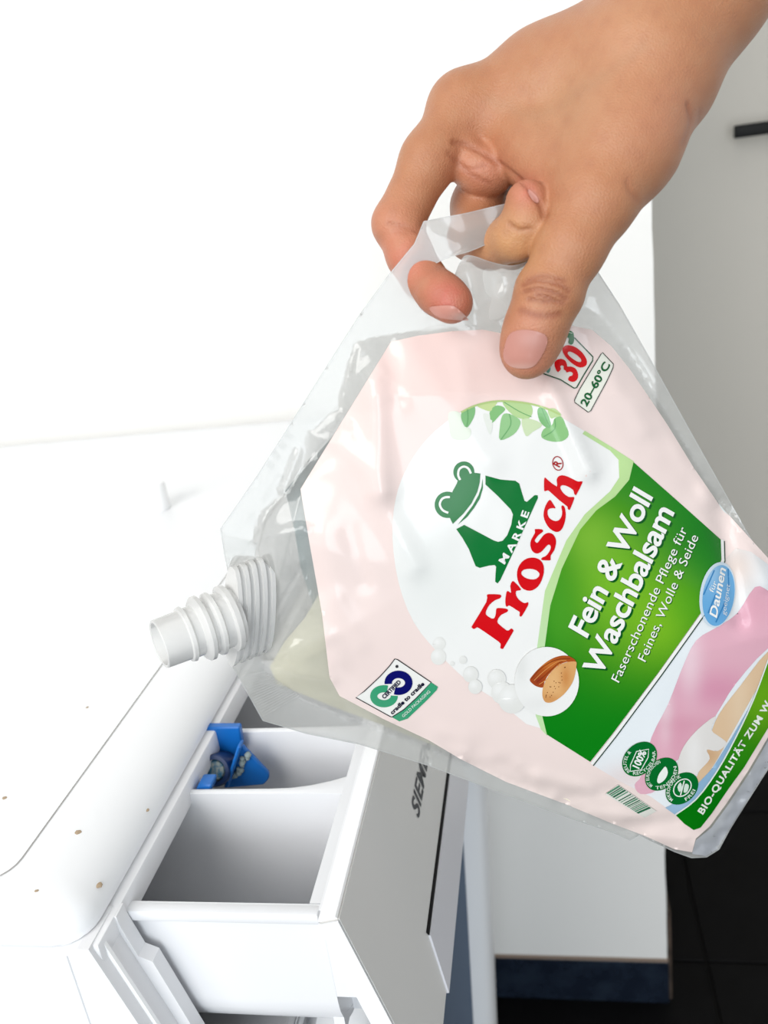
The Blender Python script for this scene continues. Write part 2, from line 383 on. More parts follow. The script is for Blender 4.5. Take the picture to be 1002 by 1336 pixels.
for f in ff:
    try: bm.faces.new([vs_[i] for i in f])
    except ValueError: pass
from_bm('lettering', bm, mat('logo_grey', lin((72, 74, 78)), 0.5, 0.4), drawer, label='grey lettering SIEMENS')

# porthole door standing ajar, hinge on the near side (slightly squared ring)
ang = math.radians(6.6); dc = Vector((0.016, 0.03, 0.42)); Ra, Rb = 0.186, 0.31
dd = Vector((math.sin(ang), math.cos(ang), 0)); dn = Vector((math.cos(ang), -math.sin(ang), 0)); cc = dc + dd * Ra
def ringloft(bm, c, n_, u, prof, ra, rb, closed=True, n=128, ex=6.0):
    rings = []
    for t, ins_ in prof:
        ring = []
        for k in range(n):
            a = 2 * math.pi * k / n; ca, sa = math.cos(a), math.sin(a)
            x = math.copysign(abs(ca) ** (2 / ex), ca) * max(ra - ins_, 0.001); z = math.copysign(abs(sa) ** (2 / ex), sa) * max(rb - ins_, 0.001)
            ring.append(bm.verts.new(c + n_ * t + u * x + Vector((0.055 * z if ra < 0.19 and n_.y < -0.01 else 0.0, 0, z))))
        rings.append(ring)
    m_ = len(rings)
    for i in range(m_ if closed else m_ - 1):
        for k in range(n): bm.faces.new((rings[i][k], rings[i][(k + 1) % n], rings[(i + 1) % m_][(k + 1) % n], rings[(i + 1) % m_][k]))
bm = bmesh.new(); ringloft(bm, cc, dn, dd, [(-0.010, 0.010), (0.0, 0.0), (0.012, 0.0), (0.020, 0.004), (0.024, 0.012), (0.0245, 0.034), (0.019, 0.041), (0.004, 0.045), (-0.010, 0.047)], Ra, Rb)
pdoor = from_bm('porthole_door', bm, M_ENAMEL, wm, 40, 'door ring standing ajar')
bm = bmesh.new(); ringloft(bm, cc, dn, dd, [(-0.006, 0.0455), (0.006, 0.046), (0.010, 0.052), (0.004, 0.07), (-0.004, 0.12), (-0.006, 0.1855), (-0.007, 0.32), (-0.012, 0.32), (-0.010, 0.0455)], Ra, Rb)
from_bm('door_glass', bm, mat('smoky_glass', lin((112, 126, 146)), 0.08, 0.7), pdoor, 40)
bm = bmesh.new(); ringloft(bm, Vector((0.006, 0.22, 0.42)), Vector((1, 0, 0)), Vector((0, 1, 0)), [(0.0, 0.04), (0.004, 0.04), (0.004, 0.07), (0.0, 0.07)], Ra, Rb)
from_bm('door_seal', bm, mat('rubber_grey', lin((95, 97, 100)), 0.7, 0.3), wm, 40)

# blue dosing insert standing in the far compartment
M_BLUE = mat('blue_plastic', lin((16, 104, 186)), 0.35, 0.5); M_RES = mat('powder_residue', lin((150, 165, 165)), 0.95, 0.1)
def px_plate(name, pts, yv, thick, m, parent=None, back=True, bev=0.0006):
    b = bmesh.new(); prism(b, [onplane(x, y, 1, yv) for x, y in pts], (0, thick, 0))
    bmesh.ops.bevel(b, geom=list(b.edges), offset=bev, segments=1, affect='EDGES', clamp_overlap=True)
    return from_bm(name, b, m, parent, 35)
ins = empty('dosing_insert', (0.0, 0.112, 0.7806)); tag(ins, 'bright blue plastic dosing insert inside the white detergent drawer', 'dosing insert')
q = lambda pts: zm(240, 920, 0.2595, pts)
px_plate('back_plate', q([(60, 112), (278, 112), (292, 205), (205, 330), (60, 330)]), 0.126, 0.004, M_BLUE, ins)
px_plate('side_plate', q([(292, 205), (425, 345), (424, 375), (400, 402), (200, 420), (230, 300)]), 0.118, 0.0025, M_BLUE, ins)
px_plate('rib', q([(268, 208), (285, 213), (222, 418), (200, 420)]), 0.1120, 0.006, M_BLUE, ins)
px_plate('rib', q([(70, 402), (138, 402), (132, 445), (50, 445)]), 0.0915, 0.008, M_BLUE, ins)
kc = onplane(240 + 150 * 0.2595, 920 + 325 * 0.2595, 1, 0.112)
bm = bmesh.new(); lathe(bm, kc + Vector((0, 0.010, -0.006)), (0.05, -0.9, 0.5), [(0, 0.0075), (0.0115, 0.0075), (0.0125, 0.0068), (0.0125, 0.0052), (0.003, 0.0052), (0.003, 0.0072)], 32, closed=True)
ring_ = from_bm('ring', bm, mat('blue_dark', lin((8, 44, 92)), 0.4, 0.5), ins, 40)
bm = bmesh.new(); lathe(bm, kc + Vector((0, 0.010, -0.006)), (0.05, -0.9, 0.5), [(0, 0.005), (0.010, 0.005), (0.0112, 0.004), (0.0115, 0.002)], 28)
from_bm('plug', bm, mat('plug_blue', lin((58, 116, 150)), 0.6, 0.3, noise=(500, lin((160, 170, 165)), 0.4, 0.62)), ins, 40)
rr = random.Random(5); bm = bmesh.new()
for k in range(14):
    t = k / 13; c0 = onplane(240 + (318 - 60 * t + rr.uniform(-12, 12)) * 0.2595, 920 + (245 + 110 * t + rr.uniform(-8, 8)) * 0.2595, 1, 0.1172)
    r_ = bmesh.ops.create_icosphere(bm, subdivisions=1, radius=rr.uniform(0.0008, 0.0019))
    for v in r_['verts']: v.co = v.co * rr.uniform(0.8, 1.2) + c0
from_bm('residue', bm, M_RES, ins, 60)

# white screw cap left on the worktop
cb = onplane(207, 664, 2, TZ)
bm = bmesh.new(); prof = [(0, 0.0088), (0.001, 0.0096), (0.019, 0.0092), (0.0215, 0.0084), (0.022, 0.0070), (0.022, 0.0002)]
lathe(bm, cb, (0, 0, 1), prof, 60)
for v in bm.verts:
    a = math.atan2(v.co.y - cb.y, v.co.x - cb.x); d = Vector((v.co.x - cb.x, v.co.y - cb.y, 0))
    if 0.0005 < v.co.z - cb.z < 0.0195: v.co += d.normalized() * 0.00035 * math.cos(30 * a)
cap = from_bm('screw_cap', bm, mat('cap_white', lin((252, 252, 252)), 0.35, 0.4), None, 40)
tag(cap, 'small white ribbed screw cap standing on the washing machine top', 'cap')
# crumbs
for (x, y, s) in ((6, 1041, 0.0011), (102, 1086, 0.0013), (192, 1057, 0.0010), (128, 1155, 0.0015), (114, 923, 0.0008), (48, 1162, 0.0007)):
    p = top_bvh.ray_cast(Vector(CAM), Vector(RC.T @ np.array([(x - CX) / F_PX, (y - CY) / F_PX, 1.0])).normalized())[0]
    b = bmesh.new(); r_ = bmesh.ops.create_icosphere(b, subdivisions=1, radius=s)
    for v in r_['verts']: v.co = Vector((v.co.x * rr.uniform(0.8, 1.5), v.co.y * rr.uniform(0.7, 1.4), v.co.z * 0.35)) + p
    tag(from_bm('crumb', b, mat('crumb_brown', lin((176, 156, 132)), 0.9, 0.1)), 'tiny brown crumb stuck on the rounded front edge of the machine top' if x > 120 else 'tiny brown crumb lying on the flat white machine top', 'crumb', 'crumbs on the rounded edge' if x > 120 else 'crumbs on the flat machine top')
# ------------------------------------------------------------------ hand: smooth-blended distance field, meshed with surface nets
class Field:
    def __init__(self, lo, hi, h):
        self.lo = np.array(lo, float); self.h = h; self.n = np.ceil((np.array(hi) - self.lo) / h).astype(int) + 1
        self.f = np.full(self.n, 30.0, np.float32)
    def sub(self, mn, mx):
        a = np.clip(np.floor((mn - self.lo) / self.h).astype(int), 0, self.n - 1); b = np.clip(np.ceil((mx - self.lo) / self.h).astype(int) + 1, 1, self.n)
        g = [(self.lo[i] + self.h * np.arange(a[i], b[i])).astype(np.float32) for i in range(3)]
        return tuple(slice(a[i], b[i]) for i in range(3)), np.meshgrid(*g, indexing='ij', sparse=True)
    @staticmethod
    def smin(a, b, k):
        h = np.maximum(k - np.abs(a - b), 0.0) / k
        return np.minimum(a, b) - h * h * k * 0.25
    def cone(self, a, b, ra, rb, k, cut=False):
        a = np.array(a, np.float32); b = np.array(b, np.float32); pad = max(ra, rb) + k + 3
        s, (X, Y, Z) = self.sub(np.minimum(a, b) - pad, np.maximum(a, b) + pad)
        d = b - a; L = max(float(d @ d), 1e-6)
        t = np.clip(((X - a[0]) * d[0] + (Y - a[1]) * d[1] + (Z - a[2]) * d[2]) / L, 0, 1)
        q = np.sqrt((X - a[0] - t * d[0]) ** 2 + (Y - a[1] - t * d[1]) ** 2 + (Z - a[2] - t * d[2]) ** 2) - (ra + (rb - ra) * t)
        self.f[s] = self.smin(self.f[s], q, k)
    def blob(self, c, r, axis, k):
        """ellipsoid, radii r along axis frame"""
        c = np.array(c, np.float32); ax = np.array(axis, float); pad = max(r) + k + 3
        s, (X, Y, Z) = self.sub(c - pad, c + pad)
        u = ax[0] / np.linalg.norm(ax[0]); v = ax[1] - (ax[1] @ u) * u; v /= np.linalg.norm(v); w_ = np.cross(u, v)
        P = [X - c[0], Y - c[1], Z - c[2]]
        l = [(P[0] * e[0] + P[1] * e[1] + P[2] * e[2]) for e in (u, v, w_)]
        k0 = np.sqrt((l[0] / r[0]) ** 2 + (l[1] / r[1]) ** 2 + (l[2] / r[2]) ** 2) + 1e-6
        k1 = np.sqrt((l[0] / r[0] ** 2) ** 2 + (l[1] / r[1] ** 2) ** 2 + (l[2] / r[2] ** 2) ** 2) + 1e-6
        self.f[s] = self.smin(self.f[s], (k0 * (k0 - 1) / k1).astype(np.float32), k)
    def mesh(self):
        f = self.f; S = f < 0; n = self.n
        c = [(i, j, k) for i in (0, 1) for j in (0, 1) for k in (0, 1)]
        cnt = np.zeros(n - 1, np.int8)
        for (i, j, k) in c: cnt += S[i:n[0] - 1 + i, j:n[1] - 1 + j, k:n[2] - 1 + k]
        act = np.argwhere((cnt > 0) & (cnt < 8)); idx = np.full(n - 1, -1, np.int32); idx[tuple(act.T)] = np.arange(len(act))
        acc = np.zeros((len(act), 3)); num = np.zeros(len(act))
        for p in c:
            for ax in range(3):
                if p[ax] == 0:
                    q = list(p); q[ax] = 1
                    fa = f[tuple((act + p).T)]; fb = f[tuple((act + q).T)]
                    m = (fa < 0) != (fb < 0); t = np.where(m, fa / np.where(fa == fb, 1, fa - fb), 0)
                    pos = np.tile(np.array(p, float), (len(act), 1)); pos[:, ax] = t
                    acc += pos * m[:, None]; num += m
        V = (act + acc / num[:, None]) * self.h + self.lo
        Q = []
        for ax in range(3):
            o = [0, 1, 2]; o.remove(ax); u, v = o
            sl0 = [slice(1, n[i] - 1) for i in range(3)]; sl1 = list(sl0); sl0[ax] = slice(0, n[ax] - 1); sl1[ax] = slice(1, n[ax])
            A = S[tuple(sl0)]; B = S[tuple(sl1)]; e = np.argwhere(A != B); inn = A[tuple(e.T)]
            e = e + np.array([0 if i == ax else 1 for i in range(3)])
            def cell(du, dv):
                r = e.copy(); r[:, u] -= du; r[:, v] -= dv; return idx[tuple(r.T)]
            quad = np.stack([cell(1, 1), cell(0, 1), cell(0, 0), cell(1, 0)], 1)
            flip = inn if ax != 1 else ~inn
            quad[~flip] = quad[~flip][:, ::-1]
            Q.append(quad)
        return V, np.concatenate(Q)
def CM(px, py, d):      # photo pixel + distance in metres -> camera-frame millimetres
    return np.array([(px - CX) / F_PX * d * 1000, (py - CY) / F_PX * d * 1000, d * 1000])
H = 0.72
fld = Field((-12, -240, 240), (212, -35, 372), H)
def chain(fl, pts, k):
    for p, q_ in zip(pts[:-1], pts[1:]): fl.cone(CM(*p[:3]), CM(*q_[:3]), p[3], q_[3], k)
E1 = ((1, 0, 0), (0, 1, 0))
# forearm and wrist (slightly flattened: two parallel chains)
chain(fld, [(834, 84, .289, 22.5), (905, -4, .289, 21.5), (985, -100, .289, 23), (1150, -290, .291, 28)], 10)
chain(fld, [(846, 74, .316, 20.0), (915, -10, .316, 19.5), (995, -100, .316, 21), (1150, -290, .318, 26)], 12)
# metacarpals index .. little, from wrist to knuckle
chain(fld, [(840, 76, .294, 19.0), (735, 105, .300, 14.5), (612, 146, .306, 10.5)], 14)
chain(fld, [(850, 66, .312, 18.0), (735, 92, .320, 14.0), (628, 146, .326, 10.5)], 12)
chain(fld, [(855, 66, .326, 17.0), (745, 100, .338, 13.0), (655, 156, .345, 10)], 12)
chain(fld, [(860, 80, .334, 15.0), (765, 120, .352, 12.0), (690, 176, .361, 9)], 12)
# palm / thenar mass
chain(fld, [(842, 110, .286, 20.5), (812, 190, .281, 16.0), (775, 262, .277, 12.8)], 12)
chain(fld, [(720, 150, .302, 13.0), (760, 205, .291, 13.5)], 12)
chain(fld, [(652, 164, .303, 9.0), (700, 204, .294, 9.5), (742, 250, .284, 10.5)], 9)
chain(fld, [(800, 150, .305, 17), (740, 190, .318, 13), (700, 215, .330, 11)], 10)
# thumb
chain(fld, [(775, 262, .277, 12.6), (744, 322, .2765, 10.6), (716, 384, .2785, 9.45), (700, 424, .2805, 9.0), (688, 456, .2835, 7.7)], 5)
fld.blob(CM(693, 446, .2822), (9.2, 12.0, 6.8), ((0.95, .32, 0), (-.32, .95, .05)), 4)
fld.blob(CM(716, 382, .2780), (9.9, 7.0, 9.3), ((0.93, .36, 0), (-.36, .93, 0)), 4)
# index finger
chain(fld, [(603, 145, .304, 11.0), (560, 208, .301, 8.9), (519, 292, .299, 8.5)], 6)
chain(fld, [(519, 292, .299, 8.4), (535, 334, .297, 7.6), (552, 362, .294, 7.1)], 3)
chain(fld, [(552, 362, .294, 7.1), (572, 382, .288, 6.9), (589, 396, .2835, 6.3)], 3)
fld.blob(CM(583, 388, .2850), (8.6, 6.8, 6.4), ((0.82, .57, -.15), (-.57, .82, 0)), 2.5)
fld.blob(CM(596, 138, .306), (10.0, 8.5, 9.5), ((0.7, -.7, 0), (.7, .7, 0)), 6)
chain(fld, [(616, 136, .308, 9.0), (700, 92, .306, 11.0), (790, 60, .300, 14)], 9)
# fleshy fold at the finger roots
fld.blob(CM(628, 222, .303), (11.5, 8.6, 9.0), ((0.94, .30, .1), (-.30, .94, 0)), 2.0)
fld.blob(CM(604, 196, .303), (7.5, 5.5, 8.0), ((0.86, .5, 0), (-.5, .86, 0)), 2.5)
# remaining fingers curled round the handle
FLO, FHI = (-12, -240, 240), (212, -35, 372)
fg = Field(FLO, FHI, H)
chain(fg, [(640, 215, .322, 9.2), (622, 268, .315, 8.7), (616, 308, .308, 8.3)], 4)
chain(fg, [(616, 308, .308, 8.2), (640, 320, .296, 7.8), (674, 308, .2835, 7.6)], 2.5)
chain(fg, [(674, 308, .2835, 7.6), (688, 288, .280, 7.6), (688, 264, .279, 7.0)], 2.5)
fg.f = Field.smin(fld.f, fg.f, 1.2); fld = fg
f3 = Field(FLO, FHI, H)
chain(f3, [(655, 170, .343, 9.5), (635, 250, .340, 8.6), (630, 312, .334, 8.1), (668, 322, .318, 7.6), (696, 296, .308, 7.2), (700, 266, .306, 6.2)], 2.5)
fld.f = Field.smin(fld.f, f3.f, 1.2); f3.f[:] = 30
chain(f3, [(690, 185, .360, 8.5), (664, 250, .358, 7.6), (660, 296, .352, 7.0), (690, 310, .338, 6.6), (712, 284, .330, 6.2), (714, 262, .328, 5.4)], 2.5)
fld.f = Field.smin(fld.f, f3.f, 1.2)
for ax_i in range(3):      # close the forearm where the modelled part ends
    for e_ in (0, -1):
        sl = [slice(None)] * 3; sl[ax_i] = e_; fld.f[tuple(sl)] = np.maximum(fld.f[tuple(sl)], 0.3)
HV, HQ = fld.mesh(); del f3, fg, fld
# vertex normals
def vnormals(V, Q):
    fn = np.cross(V[Q[:, 2]] - V[Q[:, 0]], V[Q[:, 3]] - V[Q[:, 1]]); N = np.zeros_like(V)
    for i in range(4): np.add.at(N, Q[:, i], fn)
    return N / (np.linalg.norm(N, axis=1)[:, None] + 1e-9)
for _ in range(2):      # light smoothing of the net
    A_ = np.zeros_like(HV); c_ = np.zeros(len(HV))
    for i in range(4):
        np.add.at(A_, HQ[:, i], HV[HQ[:, (i + 1) % 4]]); np.add.at(c_, HQ[:, i], 1)
    HV = 0.5 * HV + 0.5 * A_ / c_[:, None]
HN = vnormals(HV, HQ)
hp = np.stack([HV[:, 0] / HV[:, 2] * F_PX + CX, HV[:, 1] / HV[:, 2] * F_PX + CY], 1)     # where each vertex shows in the photo
view = HV / np.linalg.norm(HV, axis=1)[:, None]; facing = np.clip(-(HN * view).sum(1) * 1.6, 0, 1)
disp = np.zeros(len(HV)); tint = np.zeros(len(HV))
def crease(pts, depth, width, zmax=None, red=0.5):
    """skin fold: pushes the surface in along a line and tints it a darker red brown"""
    global disp, tint
    d = poly_dist(hp, catmull(pts, 5, False), False); g = np.exp(-(d / width) ** 2) * facing
    if zmax: g = g * (HV[:, 2] < zmax)
    disp -= depth * g; tint = np.maximum(tint, red * np.exp(-(d / (width * 1.6)) ** 2) * facing * ((HV[:, 2] < zmax) if zmax else 1))
def bulge(c, amp, rad, zmax=None):
    global disp
    g = amp * np.exp(-(np.hypot(hp[:, 0] - c[0], hp[:, 1] - c[1]) / rad) ** 2) * facing
    disp += g * ((HV[:, 2] < zmax) if zmax else 1)
# thumb knuckle wrinkles
for pts, dp, wd in (([(682, 372), (702, 366), (730, 372), (742, 380)], .35, 2.6), ([(684, 380), (705, 377), (728, 384), (738, 390)], .45, 2.6), ([(690, 390), (708, 393), (726, 394)], .3, 2.4),
                    ([(688, 366), (708, 360), (736, 366)], .2, 2.4), ([(700, 384), (716, 388), (734, 396)], .3, 2.2), ([(680, 405), (705, 412), (730, 410)], .18, 3.2)):
    crease(pts, dp * 1.2, wd, 292, .55)
crease([(508, 292), (530, 297), (546, 302)], .5, 3.0, 320, .22)            # index middle joint, inner side
crease([(514, 301), (532, 304)], .25, 3.0, 320, .15)
crease([(585, 200), (612, 226), (640, 240)], .3, 3, 312, .3)
crease([(592, 186), (610, 190), (634, 202), (668, 226), (700, 256), (712, 280)], .8, 3.2, None, .32)   # web fold
crease([(598, 210), (612, 221), (634, 216)], .3, 2.5, None, .2)
crease([(664, 292), (676, 300), (690, 299)], .6, 3.0, 292, .3)           # curled finger joint
crease([(692, 254), (702, 266), (708, 285)], .3, 2.6, 292, .3)
crease([(897, 136), (901, 156), (898, 172), (892, 186)], .5, 2.6, None, .5); crease([(913, 145), (910, 160), (902, 176)], .35, 2.4, None, .45)   # wrist folds
crease([(832, 262), (822, 250), (818, 236)], .25, 3, None, .2)
for k in range(9): # fine stretch lines of the web
    crease([(700 + k * 4, 150 + k * 3), (704 + k * 3, 205 + k * 2), (712 + k * 4, 262)], .07, 1.8, None, .06)
bulge((760, 120), .9, 26); bulge((690, 105), .5, 22)                          # tendon hints on the back
rngs = np.random.default_rng(2)
HV = HV + HN * disp[:, None]
HWORLD = CAM + (HV / 1000.0) @ RC
# skin colour: warm tan, redder towards fingertips, darker red brown along folds
def lin3(c): return np.array(lin(c)[:3])
base = np.tile(lin3((196, 134, 96)), (len(HV), 1))
def mixc(c, w_):
    global base
    w_ = np.clip(w_, 0, 1)[:, None]; base = base * (1 - w_) + lin3(c) * w_
def spot(c, rad, colr, amt, zlo=0, zhi=999):
    mixc(colr, amt * np.exp(-(np.hypot(hp[:, 0] - c[0], hp[:, 1] - c[1]) / rad) ** 2) * (HV[:, 2] > zlo) * (HV[:, 2] < zhi))
spot((585, 390), 34, (206, 106, 94), .85, 0, 300)
spot((685, 462), 34, (214, 138, 118), .8, 0, 295); spot((690, 420), 26, (208, 140, 112), .5, 0, 295)
spot((714, 384), 20, (178, 118, 82), .5, 0, 295)
spot((500, 300), 50, (216, 142, 112), .7, 270, 330); spot((530, 345), 34, (216, 124, 104), .7, 270, 330)
spot((628, 222), 40, (212, 136, 110), .6); spot((688, 250), 22, (216, 122, 104), .7, 0, 292); spot((664, 320), 40, (224, 170, 118), .7, 0, 315)
spot((880, 150), 60, (206, 142, 112), .5); spot((740, 130), 60, (206, 160, 122), .5); spot((820, 40), 60, (212, 158, 120), .5)
mixc((140, 66, 44), tint)
mott = sum(np.sin(hp[:, 0] * a + hp[:, 1] * b + c) for a, b, c in ((.11, .05, 1), (-.07, .13, 2), (.19, -.11, 4), (.05, .21, 0), (.31, .17, 3))) / 5
mixc((182, 120, 90), np.clip(mott, 0, 1) * .35); mixc((200, 150, 114), np.clip(-mott, 0, 1) * .3)
vein = np.exp(-(poly_dist(hp, catmull([(640, 130), (700, 150), (760, 120), (840, 60)], 5, False), False) / 9) ** 2); mixc((186, 140, 106), vein * .3)
def np_mesh(name, V, Q, cols=None):
    me = bpy.data.meshes.new(name); me.vertices.add(len(V)); me.vertices.foreach_set('co', V.astype(np.float32).ravel())
    k = Q.shape[1]; me.loops.add(len(Q) * k); me.loops.foreach_set('vertex_index', Q.astype(np.int32).ravel())
    me.polygons.add(len(Q)); me.polygons.foreach_set('loop_start', np.arange(0, len(Q) * k, k, dtype=np.int32))
    me.update(calc_edges=True); me.validate()
    if cols is not None:
        a = me.color_attributes.new('Col', 'FLOAT_COLOR', 'POINT'); a.data.foreach_set('color', np.c_[cols, np.ones(len(cols))].astype(np.float32).ravel())
    smooth(me); return me
M_SKIN = attr_mat('skin', 0.42, 0.45, sss=(0.10, (0.8, 0.35, 0.2), 0.004), bump=(1500, 0.5, 0.0006))
hme = np_mesh('person', HWORLD, HQ, base * 0.82)
person = link('person', hme, M_SKIN)
tag(person, 'bare right hand and forearm gripping the handle of the refill pouch', 'person')
hand_bvh = BVHTree.FromPolygons([Vector(v) for v in HWORLD], [tuple(q_) for q_ in HQ.tolist()])
# ------------------------------------------------------------------ flat shapes -> gridded 2D meshes that can be laid on a curved surface
def grid_cut(bm, step):
    xs = [v.co.x for v in bm.verts]; ys = [v.co.y for v in bm.verts]
    for ax, vals in ((0, xs), (1, ys)):
        lo, hi = min(vals), max(vals); k = math.floor(lo / step) + 1
        while k * step < hi:
            co = [0, 0, 0]; co[ax] = k * step + 1e-4; no = [0, 0, 0]; no[ax] = 1
            bmesh.ops.bisect_plane(bm, geom=bm.verts[:] + bm.edges[:] + bm.faces[:], plane_co=co, plane_no=no, dist=1e-5)
            k += 1
def poly_bm(outer, holes=()):
    bm = bmesh.new(); es = []
    for loop in (outer, *holes):
        vs_ = [bm.verts.new((p[0], p[1], 0)) for p in loop]
        es += [bm.edges.new((vs_[i], vs_[(i + 1) % len(vs_)])) for i in range(len(vs_))]
    bmesh.ops.triangle_fill(bm, use_beauty=True, use_dissolve=False, edges=es, normal=(0, 0, -1))
    return bm
def raw_bm(vv, ff):
    bm = bmesh.new(); vs_ = [bm.verts.new((x, y, 0)) for x, y in vv]
    for f in ff:
        try: bm.faces.new([vs_[i] for i in f])
        except ValueError: pass
    return bm
def lay(name, bm, fn, m, parent, color=None, step=6.0, label=None, flip=None):
    """fn: (N,2) photo-plane coordinates -> (N,3) world; color: rgb tuple or function"""
    if step: grid_cut(bm, step)
    bmesh.ops.triangulate(bm, faces=bm.faces[:])
    P = np.array([(v.co.x, v.co.y) for v in bm.verts]); X = fn(P)
    for v, x in zip(bm.verts, X): v.co = x
    bm.normal_update()
    n = Vector((0, 0, 0)); c = Vector((0, 0, 0))
    for f in bm.faces: n += f.normal * f.calc_area()
    if len(bm.verts) and n.dot(Vector(X.mean(0)) - Vector(CAM)) > 0: bmesh.ops.reverse_faces(bm, faces=bm.faces[:])
    me = bpy.data.meshes.new(name); bm.to_mesh(me); bm.free(); smooth(me)
    if color is not None:
        cols = color(P) if callable(color) else np.tile(np.array(lin(color)[:3]), (len(P), 1))
        a = me.color_attributes.new('Col', 'FLOAT_COLOR', 'POINT'); a.data.foreach_set('color', np.c_[cols * 0.78, np.ones(len(cols))].astype(np.float32).ravel())
    return link(name, me, m, parent, label)
def ramp(c, stops):
    """colour function: radial mix around points"""
    def fn(P):
        col = np.tile(np.array(lin(c)[:3]), (len(P), 1))
        for (x, y, rx, ry, colr, amt) in stops:
            w_ = (amt * np.exp(-((P[:, 0] - x) / rx) ** 2 - ((P[:, 1] - y) / ry) ** 2))[:, None]
            col = col * (1 - w_) + np.array(lin(colr)[:3]) * w_
        return col
    return fn
# nails: little plates lying on the fingers
def on_hand(off):
    def fn(P):
        out = []
        for x, y in P:
            d = Vector(RC.T @ np.array([(x - CX) / F_PX, (y - CY) / F_PX, 1.0])).normalized()
            hit = hand_bvh.ray_cast(Vector(CAM), d)
            out.append(hit[0] - d * off if hit[0] else Vector(CAM) + d * 0.3)
        return np.array([tuple(o) for o in out])
    return fn
M_NAIL = attr_mat('nail', 0.22, 0.5)
lay('fingernail', poly_bm(catmull([(664, 437), (676, 431), (694, 431), (711, 437), (714, 447), (707, 464), (696, 478), (681, 481), (666, 478), (657, 468), (658, 453)], 4)), on_hand(0.0005), M_NAIL, person,
    ramp((210, 148, 134), [(692, 442, 16, 12, (222, 170, 160), .8), (680, 480, 26, 6, (228, 186, 172), .6)]), 3)
lay('fingernail', poly_bm(catmull([(560, 402), (572, 399), (590, 399), (600, 405), (611, 417), (603, 418), (587, 417), (570, 413)], 4)), on_hand(0.0006), M_NAIL, person,
    ramp((222, 156, 140), [(605, 414, 14, 6, (240, 208, 196), .8)]), 3)
lay('fingernail', poly_bm(catmull([(688, 249), (692, 248), (702, 259), (701, 265), (694, 260)], 4)), on_hand(0.0005), M_NAIL, person, (222, 160, 146), 3)

# ------------------------------------------------------------------ refill pouch
KP = np.linalg.solve(np.array([[690, 470, 1], [345, 940, 1], [900, 1110, 1.0]]), 1 / np.array([.300, .338, .372]))
def plane_depth(P): return 1.0 / (P[:, 0] * KP[0] + P[:, 1] * KP[1] + KP[2])
OUT = [(553, 289), (541, 318), (508, 358), (470, 410), (425, 480), (380, 552), (335, 622), (288, 690), (293, 722), (300, 760), (303, 868), (343, 940), (400, 957), (470, 971),
       (560, 999), (650, 1033), (740, 1066), (800, 1086), (822, 1096), (834, 1089), (850, 1097), (880, 1111), (902, 1119), (922, 1118), (938, 1108), (952, 1082), (976, 1044), (1004, 1000), (1040, 930), (1066, 868), (1078, 806),
       (1050, 778), (1002, 741), (972, 690), (950, 651), (900, 562), (850, 472), (808, 398), (774, 346), (748, 322), (712, 292), (690, 272), (660, 266), (610, 278)]
HOLE = [(588, 335), (566, 345), (549, 362), (543, 387), (554, 408), (578, 412), (592, 396), (590, 372), (603, 338), (616, 334), (640, 342), (668, 347), (694, 338), (712, 318), (700, 302), (668, 303), (638, 317), (612, 328)]
INNER = [(468, 450), (452, 510), (440, 546), (414, 566), (407, 596), (378, 636), (346, 672), (336, 716), (350, 786), (343, 862), (356, 892), (430, 926), (520, 960), (600, 992), (700, 1033), (800, 1076),
         (900, 1115), (936, 1103), (1002, 998), (1062, 868), (1070, 806), (1002, 736), (942, 662), (872, 548), (812, 452), (768, 404), (720, 396), (620, 424), (540, 433)]
INNERS = catmull(INNER, 4)
# folds of the film: (x0, y0, x1, y1, height mm, half-width px)
FOLDS = [(486, 500, 498, 640, 2.6, 17), (448, 560, 540, 740, 1.4, 16), (545, 470, 640, 600, .8, 22), (424, 700, 440, 860, .9, 18), (462, 640, 560, 860, -.5, 26),
         (716, 500, 768, 615, 2.4, 13), (752, 500, 800, 600, -.7, 16), (770, 440, 840, 560, .8, 14), (800, 430, 900, 590, -.6, 12), (850, 520, 925, 640, .8, 12),
         (940, 666, 964, 810, -2.6, 13), (966, 680, 1000, 760, 2.2, 12), (920, 640, 944, 672, 1.4, 10), (975, 690, 1030, 770, 1.0, 10),
         (560, 974, 640, 990, 1.20, 9), (620, 985, 690, 1010, -1.20, 10), (676, 1000, 720, 1040, 1.35, 9), (700, 1012, 770, 1030, 1.20, 9), (740, 1040, 800, 1030, -1.35, 10), (770, 1062, 840, 1066, 1.50, 9), (820, 1078, 880, 1070, -1.20, 9), (850, 1094, 905, 1096, 1.20, 8),
         (690, 1020, 715, 1032, -1.2, 7), (520, 930, 600, 965, .5, 14), (440, 780, 470, 840, .6, 12), (455, 690, 475, 760, -.6, 12), (600, 460, 610, 520, .5, 14), (505, 450, 520, 520, -.7, 12),
         (350, 700, 395, 690, 1.4, 9), (360, 760, 400, 745, -1.2, 12), (370, 815, 405, 770, -1.6, 18), (380, 850, 425, 830, 1.2, 10), (385, 880, 430, 890, 1.0, 10), (392, 735, 402, 790, 1.0, 8),
         (412, 570, 404, 600, .8, 6), (440, 546, 416, 568, 1.0, 6), (470, 452, 452, 520, .8, 6), (610, 340, 622, 420, 1.4, 12), (640, 350, 650, 420, -1.2, 12), (625, 400, 660, 380, .8, 8), (560, 300, 600, 320, .5, 9),
         (780, 395, 810, 450, .6, 10), (390, 590, 370, 640, .8, 5)]
def noise2(P, s, seed):
    r_ = np.random.default_rng(seed); out = np.zeros(len(P))
    for _ in range(7):
        a = r_.uniform(0, math.pi); f_ = r_.uniform(.6, 1.5) / s; ph = r_.uniform(0, 6.28)
        out += np.sin((P[:, 0] * math.cos(a) + P[:, 1] * math.sin(a)) * f_ * 6.28 + ph)
    return out / 7
